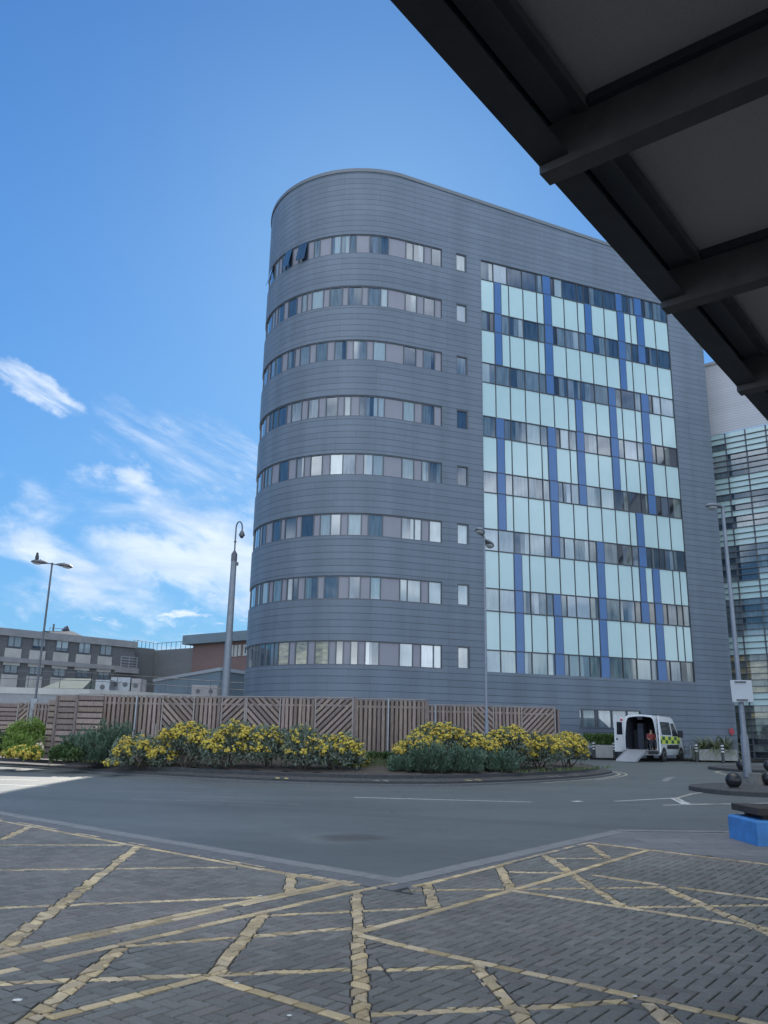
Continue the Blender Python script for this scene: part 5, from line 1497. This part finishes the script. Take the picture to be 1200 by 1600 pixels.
# camera column
YC = 36.5; p0, p1 = at(350.5, 1085, YC), at(366.5, 862, YC)
cx = p1.x; zc = p1.z; k = YC / FOC * 1.03
root = thing('camera_column', 'tapered grey steel column with swan neck dome camera', 'camera pole', (cx, YC, gz(YC) + .2))
mb = MB(); mb.tube([(cx, YC, gz(YC) + .2), (cx, YC, zc - .35), (cx, YC, zc - .1), (cx, YC, zc + .02)], [.2, .125, .12, .05], 14); col_ = mb.build('column', 'pole_grey', root)
mb = MB(); mb.lathe([(.132, -.45), (.135, -.4), (.135, -.12), (.05, .04)], (cx, YC, zc), 14); mb.box((cx + .12, YC - .06, zc - .62), (cx + .2, YC + .06, zc - .48)); mb.build('collar', 'pole_dark', root)
ztop_ = at(372, 815, YC).z; hx = at(378.5, 826, YC).x
pts = [(cx, YC, zc), (cx, YC, ztop_ - .42)] + [(cx + (hx - cx) / 2 * (1 - math.cos(a)), YC, ztop_ - .3 + .3 * math.sin(a)) for a in np.linspace(.15, math.pi - .1, 9)] + [(hx, YC, ztop_ - .42)]
mb = MB(); mb.tube(pts, .032, 8); mb.lathe([(.06, -.02), (.06, .03)], (cx, YC, zc + .45), 10); mb.build('swan_neck', 'pole_dark', root)
mb = MB(); mb.lathe([(.03, 0), (.07, -.05), (.12, -.16), (.14, -.22), (.125, -.25)], (hx, YC, ztop_ - .4), 14); cam_ = mb.build('camera_housing', 'pole_dark', root)
mb = MB(); mb.lathe([(.1, 0), (.095, -.05), (.06, -.1), (.01, -.12)], (hx, YC, ztop_ - .65), 12); mb.build('dome', 'glass_black', cam_)
# tall single lamp on the traffic island
YR = 26.6; pt = at(1129, 795, YR)
b_ = at(1168, 1207, YR); lx = (pt.x + b_.x) / 2
root = thing('street_lamp', 'tall grey single headed lamp rising from concrete block on right island', 'street lamp', (pt.x + .06, YR, .9))
zb_ = at(1170, 1209, YR).z; zd = at(1163, 1150, YR).z
base = Vector((at(1171, 1205, YR).x - .06, YR, zb_)); tp = Vector((pt.x + .0, YR, pt.z))
mid = base.lerp(tp, (zd - zb_) / (tp.z - zb_))
mb = MB(); mb.tube([base - Vector((0, 0, .1)), mid, mid + (tp - base).normalized() * .07, tp], [.125, .12, .085, .055], 14); mb.build('pole', 'pole_grey', root)
mb, le = MB(), MB(); head(mb, le, tp + Vector((-.0, 0, .05)), Vector((-1, -.35, -.02)), .66, .17); h_ = mb.build('lantern', 'coping', root); le.build('lens', 'lamp_lens', h_)
mb = MB(); mb.tube([tp - Vector((0, 0, .1)), tp + Vector((.02, 0, .1))], .05, 8); mb.build('bracket', 'pole_grey', root)
# sign plate strapped to it, seen from behind
q = [at(x, y, YR - .14) for x, y in ((1140.5, 1062.5), (1174, 1063), (1177.5, 1096.5), (1144.5, 1097))]
sg = thing('sign_plate', 'square grey sign seen from behind on the tall right lamp', 'sign', tuple((q[0] + q[2]) / 2))
mb = MB(); mb.hexa([v + Vector((0, -.012, 0)) for v in (q[3], q[2])] + [v for v in (q[2], q[3])] + [v + Vector((0, -.012, 0)) for v in (q[0], q[1])] + [v for v in (q[1], q[0])]); mb.build('plate', 'sign_grey', sg)
for fr_ in (.08, .9):
    a, b = q[0].lerp(q[3], fr_), q[1].lerp(q[2], fr_); m_ = a.lerp(b, .2), a.lerp(b, .72)
    mb = MB(); mb.box((m_[0].x, YR - .185, m_[0].z - .025), (m_[1].x, YR - .155, m_[0].z + .02)); mb.build('clamp', 'pole_dark', sg)

# ================================================================== RIGHT HAND ISLAND FURNITURE
def ball(label, px, py, Y, r, zg):
    p = at(px, py, Y); c = Vector((p.x, p.y, zg + r * .93))
    root = thing('ball_bollard', label, 'ball bollard', (c.x, c.y, zg), 0, 'black ball bollards on the islands')
    mb = MB(); mb.lathe([(r * math.cos(a) + .001, r * math.sin(a)) for a in np.linspace(-1.35, 1.55, 16)], c, 24); mb.build('ball', 'black_iron', root)
    mb = MB(); mb.lathe([(r * .55, -.0), (r * .5, .08)], (c.x, c.y, zg - .02), 16); mb.build('base', 'black_iron', root)
zi = gz(25.5) + .13
ball('black iron ball left of the concrete block', 1147, 1230, 24.9, .22, zi)
ball('black iron ball right of the concrete block at picture edge', 1203, 1226, 26.4, .22, zi)
ball('small looking black ball behind the lamp base', 1160, 1198, 36.6, .24, gz(37) + .11)
ball('black ball at far right edge on the farther island', 1203, 1203, 36.4, .24, gz(37) + .11)
c = at(1181, 1225, YR); root = thing('concrete_block', 'rough concrete block holding the foot of the tall right lamp', 'block', (c.x, YR, zi))
mb = MB(); M_ = lambda q: Vector((c.x + q.x * math.cos(.5) - q.y * math.sin(.5), YR + .12 + q.x * math.sin(.5) + q.y * math.cos(.5), q.z))
hh = zb_ + .02
P_ = [Vector(v) for v in ((-.36, -.36, zi - .02), (.36, -.36, zi - .02), (.36, .36, zi - .02), (-.36, .36, zi - .02), (-.33, -.33, hh), (.33, -.33, hh), (.33, .33, hh), (-.33, .33, hh))]
mb.hexa([M_(v) for v in P_]); mb.build('block', 'weathered_concrete', root)
# blue painted block with timber top
A, B = gnd(1140, 1309, .03), gnd(1185, 1322.5, .03)
d1 = Vector((B.x - A.x, B.y - A.y, 0)); l1 = d1.length; d1.normalize(); d2_ = Vector((-d1.y, d1.x, 0))
if d2_.y < 0: d2_ = -d2_
hb = .36
seat = thing('bench_block', 'bright blue painted concrete block with dark timber top by kerb', 'bench', tuple(A + d1 * l1 / 2 + d2_ * .7))
mb = MB(); W2 = 1.6; ch = .03
lo = [A, B, B + d2_ * W2, A + d2_ * W2]
cen_ = sum(lo, Vector()) / 4
up_ = [v + Vector((0, 0, hb - ch)) for v in lo]; tp_ = [v.lerp(Vector((cen_.x, cen_.y, v.z)), .03) + Vector((0, 0, hb)) for v in lo]
mb.hexa(lo + up_)
mb.f.pop(1); [x.pop(1) for x in (mb.m, mb.c, mb.uv, mb.sm)]
for k in range(4): mb.face([up_[k], up_[(k + 1) % 4], tp_[(k + 1) % 4], tp_[k]])
mb.face(tp_); mb.build('block', 'blue_block_paint', seat)
mb = MB()
o_ = [v.lerp(Vector((cen_.x, cen_.y, v.z)), .06) for v in lo]; e1 = (o_[1] - o_[0]); e2 = (o_[3] - o_[0])
for k in range(3):
    s0, s1 = k / 3 + .012, (k + 1) / 3 - .012; z0 = hb + .07; z1 = hb + .17 + rnd.uniform(-.004, .004)
    q = [o_[0] + e2 * s0 - e1 * .02, o_[0] + e2 * s0 + e1 * 1.0, o_[0] + e2 * s1 + e1 * 1.0, o_[0] + e2 * s1 - e1 * .02]
    mb.hexa([v + Vector((0, 0, z0)) for v in q] + [v + Vector((0, 0, z1)) for v in q])
mb.build('timber_top', 'dark_timber', seat)
for f in (.2, .8):
    mb = MB(); q = [o_[0] + e1 * (f - .05) + e2 * .1, o_[0] + e1 * (f + .05) + e2 * .1, o_[0] + e1 * (f + .05) + e2 * .9, o_[0] + e1 * (f - .05) + e2 * .9]
    mb.hexa([v + Vector((0, 0, hb + .0)) for v in q] + [v + Vector((0, 0, hb + .07)) for v in q]); mb.build('bearer', 'dark_timber', seat)

# ================================================================== FOOT OF THE TOWER: bollards, planters, railings
def bollard(label, px, Y):
    p = at(px, 1175, Y); zg = gz(Y) + (.1 if Y > 52.3 else 0)
    root = thing('bollard', label, 'bollard', (p.x, Y, zg), 0, 'black bollards with white bands')
    mb = MB(); mb.lathe([(.1, 0), (.1, .08), (.085, .1), (.075, .8), (.085, .86), (.085, .98), (.05, 1.04), (.01, 1.06)], (p.x, Y, zg), 14); mb.build('post', 'black_paint', root)
    for z in (.62, .78, .94):
        mb = MB(); mb.lathe([(.091, z - .035), (.091, z + .035)], (p.x, Y, zg), 14); mb.build('band', 'band_white', root)
bollard('black bollard with white bands beside the metal barrier', 928, 52.0)
bollard('black bollard with white bands by left planter corner', 960, 51.6)
bollard('black bollard with white bands at left end of strap leaved planter', 1088, 50.2)
bollard('black bollard with white bands in front of strap leaved planter', 1129, 48.8)
def planter(label, x0, x1, Y, h, dpt=1.0):
    a, b = at(x0, 1175, Y), at(x1, 1175, Y); zg = gz(Y) + .1
    root = thing('planter', label, 'planter', ((a.x + b.x) / 2, Y + dpt / 2, zg))
    mb = MB(); t = .09
    for lo_, hi_ in (((a.x, Y, zg), (b.x, Y + t, zg + h)), ((a.x, Y + dpt - t, zg), (b.x, Y + dpt, zg + h)), ((a.x, Y + t, zg), (a.x + t, Y + dpt - t, zg + h - .001)), ((b.x - t, Y + t, zg), (b.x, Y + dpt - t, zg + h - .001))): mb.box(lo_, hi_)
    mb.build('tub', 'planter_white', root)
    mb = MB(); mb.box((a.x + t, Y + t, zg + .05), (b.x - t, Y + dpt - t, zg + h - .08)); mb.build('soil', 'earth', root)
    return (a.x + b.x) / 2, Y + dpt / 2, zg + h - .1, (b.x - a.x) / 2
pcx, pcy, pcz, prx = planter('white planter holding clipped hedge left of the van', 931, 961, 52.6, .75)
root = thing('hedge', 'clipped dark green hedge in white planter left of van', 'hedge', (pcx, pcy, pcz))
mb = MB(); xa, xb = at(913, 1150, 53).x, at(966, 1150, 53).x; zt_ = zof(940, 1147, 53)
for k in range(5200):
    p = Vector((rnd.uniform(xa, xb), rnd.uniform(52.6, 54.0), pcz + (zt_ - pcz) * rnd.random() ** .6)); leaf(mb, p, rdir(), .11, .35, lerp3((.05, .10, .03), (.11, .17, .05), rnd.random()))
mb.build('foliage', 'leaf', root)
mb = MB()
for k in range(12):
    x = xa + (xb - xa) * (k + .5) / 12; mb.tube([(x, 53.2, pcz - .6 if abs(x - pcx) > prx else pcz), (x + rnd.uniform(-.1, .1), 53.2, zt_ - .2)], .025, 5)
mb.build('stems', 'twig', root)
pcx, pcy, pcz, prx = planter('white planter with strap leaved plants near the wing', 1092, 1152, 50.6, .62)
for k, (fx, lab) in enumerate(((.22, 'arching strap leaved plant at left of the right planter'), (.5, 'largest arching strap leaved plant in middle of right planter'), (.8, 'strap leaved plant spilling over right end of planter'))):
    x = pcx - prx + 2 * prx * fx; root = thing('strap_leaved_plant', lab, 'plant', (x, pcy, pcz), 0, 'strap leaved plants in right planter')
    mb = MB()
    for j in range(150):
        a = rnd.uniform(0, 6.283); ln = rnd.uniform(1.3, 2.1); u_ = Vector((math.cos(a), math.sin(a), 0)); sd = Vector((-u_.y, u_.x, 0)) * .03; c_ = lerp3((.07, .10, .045), (.2, .21, .12), rnd.random()); el_ = rnd.uniform(.3, 1.3)
        pr = None
        for f in np.linspace(0, 1, 6):
            p = Vector((x, pcy, pcz)) + u_ * ln * (f * math.cos(el_) + .25 * f * f) + Vector((0, 0, ln * (f * math.sin(el_) * 1.1 - .75 * f * f * math.cos(el_ * .5))))
            w_ = sd * (1 - f * .85)
            if pr: mb.face([pr[0], pr[1], p + w_, p - w_], 0, c_)
            pr = (p - w_, p + w_)
    mb.build('foliage', 'leaf', root)
    mb = MB(); mb.tube([(x, pcy, pcz - .1), (x, pcy, pcz + .12)], [.08, .04], 8); mb.build('stem', 'twig', root)
def barrier(label, x0, x1, Y, h, bars, sign=False, mt='galvanised'):
    a, b = at(x0, 1175, Y), at(x1, 1175, Y); zg = gz(Y) + .1
    root = thing('metal_barrier', label, 'barrier', ((a.x + b.x) / 2, Y, zg))
    mb = MB(); mb.tube([(a.x, Y, zg), (a.x, Y, zg + h - .1), (a.x + .1, Y, zg + h), (b.x - .1, Y, zg + h), (b.x, Y, zg + h - .1), (b.x, Y, zg)], .03, 8); mb.build('frame', mt, root)
    mb = MB()
    for k in range(bars):
        x = a.x + (b.x - a.x) * (k + 1) / (bars + 1); mb.tube([(x, Y, zg + .15), (x, Y, zg + h)], .012, 6)
    mb.tube([(a.x, Y, zg + .15), (b.x, Y, zg + .15)], .02, 6); mb.build('infill_bars', mt, root)
    if sign:
        mb = MB(); mb.box((a.x + .25, Y - .05, zg + h - .42), (a.x + .8, Y - .035, zg + h - .12)); mb.build('notice', 'sign_grey', root)
barrier('grey metal barrier with blank pale notice at right tip of shrubs', 911, 929, 52.8, 1.0, 22, True, 'pole_grey')
barrier('pale green painted guard rail behind the last yellow shrub', 897, 911, 50.0, 1.25, 4, False, 'hi_rail')
for k, (px, lab) in enumerate(((1068, 'steel cycle hoop beside the van cab'), (1080, 'steel cycle hoop nearer the strap leaved planter'))):
    p = at(px, 1170, 54.2); zg = gz(54) + .1; a = R(62)
    mb = MB(); u_ = Vector((math.cos(a), math.sin(a), 0)) * .35; b_ = Vector((p.x, 54.2, zg))
    mb.tube([b_ - u_, b_ - u_ + Vector((0, 0, .65)), b_ - u_ * .6 + Vector((0, 0, .8)), b_ + u_ * .6 + Vector((0, 0, .8)), b_ + u_ + Vector((0, 0, .65)), b_ + u_], .028, 8)
    tag(mb.build('cycle_stand', 'galvanised'), lab, 'cycle stand', 'steel cycle stands by the tower')
# red sign fixed to the tower wall
t_, z_ = TW.tz(1142, 1143); c = TW.w(t_, -.09, z_)
root = thing('round_sign', 'round red sign on the tower wall near its right corner', 'sign', tuple(c))
mb = MB(); nn = -Vector((TW.n.x, TW.n.y, 0)); uu = Vector((TW.u.x, TW.u.y, 0))
ds = [c + uu * .21 * math.cos(a) + Vector((0, 0, .22 * math.sin(a))) for a in np.linspace(0, 2 * math.pi, 25)[:-1]]
mb.face(ds[::-1]); mb.face([v - nn * .03 for v in ds]); 
for k in range(24): mb.face([ds[k], ds[(k + 1) % 24], ds[(k + 1) % 24] - nn * .03, ds[k] - nn * .03])
mb.build('disc', 'sign_red', root)
mb = MB(); mb.tube([c - nn * .03, c - nn * .1], .04, 6); mb.build('fixing', 'pole_dark', root)

# ================================================================== VAN with its rear doors open
VA = R(35)
YV = 49.0; vp = at(1003, 1186, YV)
VZ = gz(YV)
van = thing('patient_transport_van', 'white patient transport van with rear doors open and ramp down', 'van', (vp.x, YV, VZ), -VA)
HALF = [(.90, .36), (.97, .55), (.99, .8), (.99, 1.3), (.95, 1.75), (.88, 2.28), (.82, 2.45), (.7, 2.53), (.35, 2.57), (0, 2.58)]
def section(y, f=1.0, sx=1.0, ins=0.0, zmin=None):
    P_ = []
    for x, z in HALF:
        z2 = .36 + (z - .36) * f; x2 = max(0, x * sx - ins); z2 = z2 - ins * (1 if z > 1.5 else 0)
        if zmin is not None: z2 = max(z2, zmin)
        P_.append((x2, z2))
    R_ = [Vector((x, y, z)) for x, z in P_]; L_ = [Vector((-x, y, z)) for x, z in P_[:-1]]
    return R_ + L_[::-1]
mb = MB()
st = [section(0.0), section(.06), section(1.8), section(3.3), section(3.55, .985, .99), section(4.2, .72, .97), section(4.45, .6, .96), section(5.0, .52, .94), section(5.25, .44, .88), section(5.32, .3, .84)]
mb.grid(st, 0, None, True); mb.face(st[-1], 0)
inn = section(0.0, 1.0, 1.0, .1, .62)
n_ = len(st[0])
for k in range(n_ - 1): mb.face([st[0][k], st[0][k + 1], inn[k + 1], inn[k]], 0)
mb.face([st[0][0], inn[0], inn[-1], st[0][-1]], 0)
mb.face([st[k][0] for k in range(len(st))] + [st[k][-1] for k in range(len(st) - 1, -1, -1)], 1)
body = mb.build('body', ['van_white', 'van_dark'], van, True)
mb = MB(); i1_, i2_ = section(.012, 1, 1, .102, .622), section(3.0, 1, 1, .13, .622)
mb.grid([i1_, i2_], 0, None, True); mb.face(i2_, 0); mb.face([i1_[0], i1_[-1], i2_[-1], i2_[0]], 1)
ii = mb.build('interior', ['van_interior', 'rubber'], van, True)
def vbox(lo, hi, m, name, parent=van, M=None):
    mb = MB(); mb.box(lo, hi, 0, None, M); return mb.build(name, m, parent, True)
vbox((-.35, .6, .64), (-.02, 1.1, 2.1), 'van_interior', 'folded_seat'); vbox((-.82, 1.3, .64), (-.4, 1.8, 1.75), 'trouser_dark', 'passenger_seat'); vbox((.1, 2.0, .64), (.75, 2.4, 1.8), 'trouser_dark', 'passenger_seat')
vbox((.05, 2.86, 1.55), (.72, 2.868, 2.0), 'glass_mid', 'bulkhead_window'); vbox((-.14, .02, 2.3), (.12, .5, 2.47), 'van_dark', 'door_gear')
# side glazing, checks and sill on both sides, a few millimetres proud
def side_x(z):
    P_ = HALF
    for (x0, z0), (x1, z1) in zip(P_[:-1], P_[1:]):
        if z0 <= z <= z1: return x0 + (x1 - x0) * (z - z0) / (z1 - z0)
    return P_[0][0]
def side_patch(mb, sgn, ylo, yhi, z0, z1, m=0, e=.006, slant=0.0):
    zs_ = [z0] + [z for _, z in HALF if z0 < z < z1] + [z1]
    for a, b in zip(zs_[:-1], zs_[1:]):
        fa, fb = (a - z0) / (z1 - z0), (b - z0) / (z1 - z0)
        q = [(sgn * (side_x(a) + e), ylo, a), (sgn * (side_x(a) + e), yhi - slant * fa, a), (sgn * (side_x(b) + e), yhi - slant * fb, b), (sgn * (side_x(b) + e), ylo, b)]
        mb.face(q if sgn > 0 else q[::-1], m)
for sg_ in (1, -1):
    mb = MB(); side_patch(mb, sg_, .75, 2.55, 1.48, 2.2); mb.build('side_window', 'van_glass', van, True)
    mb = MB(); side_patch(mb, sg_, 2.75, 3.85, 1.42, 2.15, 0, .006, .55); mb.build('cab_window', 'van_glass', van, True)
    mb = MB()
    side_patch(mb, sg_, .12, 4.2, .98, 1.40, 0, .005)
    for k in range(7):
        for r in range(2):
            if (k + r) % 2 == 0: side_patch(mb, sg_, .16 + k * .57, .16 + k * .57 + .5, 1.0 + r * .2, 1.19 + r * .2, 1, .009)
    mb.build('checker_band', ['hi_yellow', 'check_green'], van, True)
    mb = MB(); side_patch(mb, sg_, 1.55, 3.85, .70, .93, 0, .012); mb.build('rubbing_strip', 'van_dark', van, True)
    for yw in (.95, 4.3):
        mb = MB(); c_ = Vector((sg_ * .985, yw, .36))
        mb.lathe([(.44, -.0), (.44, .012)], c_, 20, axis='x', M=(lambda q: Vector((q.x * sg_, q.y, q.z)))); ar = mb.build('wheel_arch', 'van_dark', van, True)
        mb = MB(); mb.lathe([(.2, -.13), (.34, -.13), (.36, -.1), (.36, .07), (.33, .1), (.2, .1)], Vector((sg_ * .9, yw, .36)), 22, axis='x', M=(lambda q: Vector((q.x * sg_, q.y, q.z)))); wh = mb.build('wheel', 'rubber', van, True)
        mb = MB(); mb.lathe([(.21, .09), (.2, .105), (.08, .085), (.02, .09)], Vector((sg_ * .9, yw, .36)), 16, axis='x', M=(lambda q: Vector((q.x * sg_, q.y, q.z)))); mb.build('rim', 'rim_metal', wh, True)
    mb = MB(); mb.box((sg_ * 1.0, 3.75, 1.35) if sg_ > 0 else (-1.28, 3.75, 1.35), (1.28, 3.87, 1.75) if sg_ > 0 else (-1.0, 3.87, 1.75)); mb.build('mirror', 'van_dark', van, True)
    mb = MB(); side_patch(mb, sg_, .02, .14, 1.5, 2.0, 0, .008); mb.build('tail_light', 'tail_red', van, True)
mb = MB(); a, b = st[4], st[5]; k0 = 4
L_ = [a[4], a[6], a[8], a[10], a[12], a[14]]; L2 = [b[4], b[6], b[8], b[10], b[12], b[14]]
off = Vector((0, .02, .02))
for k in range(5): mb.face([L_[k].lerp(L2[k], .06) + off, L_[k + 1].lerp(L2[k + 1], .06) + off, L_[k + 1].lerp(L2[k + 1], .94) + off, L_[k].lerp(L2[k], .94) + off])
mb.build('windscreen', 'van_glass', van, True)
def door(sgn, ang, label):
    hx = sgn * .97; u_ = Vector((sgn * math.sin(ang), -math.cos(ang), 0)); n_ = Vector((u_.y, -u_.x, 0)) * .035
    o = Vector((hx, -.02, 0)); mb = MB()
    def P(f, z, s): return o + u_ * f + n_ * s + Vector((0, 0, z))
    W = .88
    mb.hexa([P(0, .52, -1), P(W, .52, -1), P(W, .52, 1), P(0, .52, 1), P(0, 2.42, -1), P(W - .06, 2.5, -1), P(W - .06, 2.5, 1), P(0, 2.42, 1)])
    d_ = mb.build('rear_door', 'van_white', van, True); d_['label'] = label
    for s in (-1.12, 1.12):
        mb = MB(); q = [P(.16, 1.45, s), P(W - .16, 1.45, s), P(W - .2, 2.15, s), P(.16, 2.15, s)]; mb.face(q if s < 0 else q[::-1]); mb.build('door_window', 'van_glass', d_, True)
    mb = MB(); mb.hexa([P(.1, 2.22, -1.3), P(.3, 2.22, -1.3), P(.3, 2.22, 1.3), P(.1, 2.22, 1.3), P(.1, 2.34, -1.3), P(.3, 2.34, -1.3), P(.3, 2.34, 1.3), P(.1, 2.34, 1.3)]); mb.build('marker_light', 'tail_red', d_, True)
    mb = MB(); mb.hexa([P(.66, 1.15, -1.8), P(.8, 1.15, -1.8), P(.8, 1.15, 1.8), P(.66, 1.15, 1.8), P(.66, 1.25, -1.8), P(.8, 1.25, -1.8), P(.8, 1.25, 1.8), P(.66, 1.25, 1.8)]); mb.build('door_handle', 'van_dark', d_, True)
door(-1, R(15), 'left rear door swung open sideways'); door(1, R(24), 'right rear door open straight back')
mb = MB(); mb.hexa([(-.72, -2.15, .02), (.42, -2.15, .02), (.42, -.12, .6), (-.72, -.12, .6), (-.72, -2.15, .06), (.42, -2.15, .06), (.42, -.12, .66), (-.72, -.12, .66)])
for x in (-.735, .42): mb.hexa([(x, -2.15, .02), (x + .015, -2.15, .02), (x + .015, -.12, .6), (x, -.12, .6), (x, -2.15, .12), (x + .015, -2.15, .12), (x + .015, -.12, .73), (x, -.12, .73)])
mb.build('ramp', 'ramp_metal', van, True)
vbox((-.97, -.14, .42), (-.74, -.005, .6), 'van_dark', 'bumper'); vbox((.44, -.14, .42), (.97, -.005, .6), 'van_dark', 'bumper')
# passenger seated just inside
def skin_mesh(name, verts, edges, radii, m, parent, sub=2, root_i=0):
    me = bpy.data.meshes.new(name); me.from_pydata(verts, edges, []); me.update()
    o = bpy.data.objects.new(name, me); COL.objects.link(o); o.parent = parent
    sk = o.modifiers.new('skin', 'SKIN'); 
    for k, v in enumerate(me.skin_vertices[0].data):
        v.radius = radii[k] if isinstance(radii[k], tuple) else (radii[k], radii[k]); v.use_root = (k == root_i)
    ss_ = o.modifiers.new('smooth', 'SUBSURF'); ss_.levels = ss_.render_levels = sub
    me.materials.append(MATS[m]); return o
def vw(x, y, z):
    c_, s_ = math.cos(-VA), math.sin(-VA); return Vector((vp.x + x * c_ - y * s_, YV + x * s_ + y * c_, VZ + z))
per = thing('person', 'dark haired person in red top seated in open back of van', 'person', tuple(vw(.46, .45, .64)), -VA + R(35))
per.scale = (.88, .88, .88)
V_ = [(0, 0, .5), (0, .02, .72), (0, .03, .92), (0, .03, 1.04), (0, 0, 1.12), (0, -.02, 1.26), (-.19, .03, .95), (-.25, -.06, .72), (-.16, -.26, .62), (.19, .03, .95), (.25, -.06, .72), (.16, -.26, .62), (-.1, -.05, .48), (-.11, -.42, .5), (-.11, -.45, .08), (-.11, -.58, .04), (.1, -.05, .48), (.11, -.42, .5), (.11, -.45, .08), (.11, -.58, .04)]
E_ = [(0, 1), (1, 2), (2, 3), (3, 4), (4, 5), (2, 6), (6, 7), (7, 8), (2, 9), (9, 10), (10, 11), (0, 12), (12, 13), (13, 14), (14, 15), (0, 16), (16, 17), (17, 18), (18, 19)]
R_ = [.14, .13, .14, .06, .075, .09, .06, .045, .03, .06, .045, .03, .09, .07, .045, .035, .09, .07, .045, .035]
skin_mesh('body', V_, E_, R_, 'skin', per)
skin_mesh('top', V_[:3] + V_[6:8] + V_[9:11], [(0, 1), (1, 2), (2, 3), (3, 4), (2, 5), (5, 6)], [.165, .16, .165, .085, .07, .085, .07], 'red_cloth', per)
skin_mesh('trousers', [V_[0]] + V_[12:15] + V_[16:19], [(0, 1), (1, 2), (2, 3), (0, 4), (4, 5), (5, 6)], [.15, .11, .09, .065, .11, .09, .065], 'trouser_dark', per)
skin_mesh('hair', [(0, .03, 1.2), (0, .015, 1.3), (0, .06, 1.12)], [(0, 1), (0, 2)], [.1, .085, .08], 'hair_dark', per)
ch = thing('transit_chair', 'dark folding transit chair under the red topped person', 'wheelchair', tuple(vw(.46, .45, .62)), -VA + R(35))
mb = MB(); mb.box((-.24, -.35, .36), (.24, .12, .41)); mb.build('seat', 'trouser_dark', ch, True)
mb = MB(); mb.box((-.24, .16, .4), (.24, .2, .92)); mb.build('backrest', 'trouser_dark', ch, True)
for x in (-.3, .26):
    mb = MB(); mb.lathe([(.26, 0), (.29, 0), (.29, .03), (.26, .03)], (x, .08, .29), 18, axis='x'); mb.build('wheel', 'rubber', ch, True)
for x in (-.2, .2):
    mb = MB(); mb.tube([(x, -.32, .36), (x, -.36, .02)], .015, 6); mb.build('leg', 'galvanised', ch, True)

# scraps of paper on the paving
for k, (px, py, s, lab) in enumerate(((28, 1563, .02, 'white scrap of paper on blocks at lower left'), (370, 1536, .009, 'tiny white scrap beside the yellow block junction'), (993, 1557, .01, 'tiny white scrap on yellow line at right'), (452, 1587, .009, 'tiny white scrap at the bottom of picture'), (406, 1400, .013, 'tiny white scrap near double yellow line'))):
    p = gnd(px, py, .034); mb = MB(); n = 7; pts = [(p.x + math.cos(a) * s * rnd.uniform(.7, 1.2) * 1.5, p.y + math.sin(a) * s * rnd.uniform(.7, 1.2)) for a in [2 * math.pi * j / n for j in range(n)]]
    mb.prism(pts, p.z, p.z + .004); tag(mb.build('litter_scrap', 'paper'), lab, 'litter', 'white scraps on the paving')
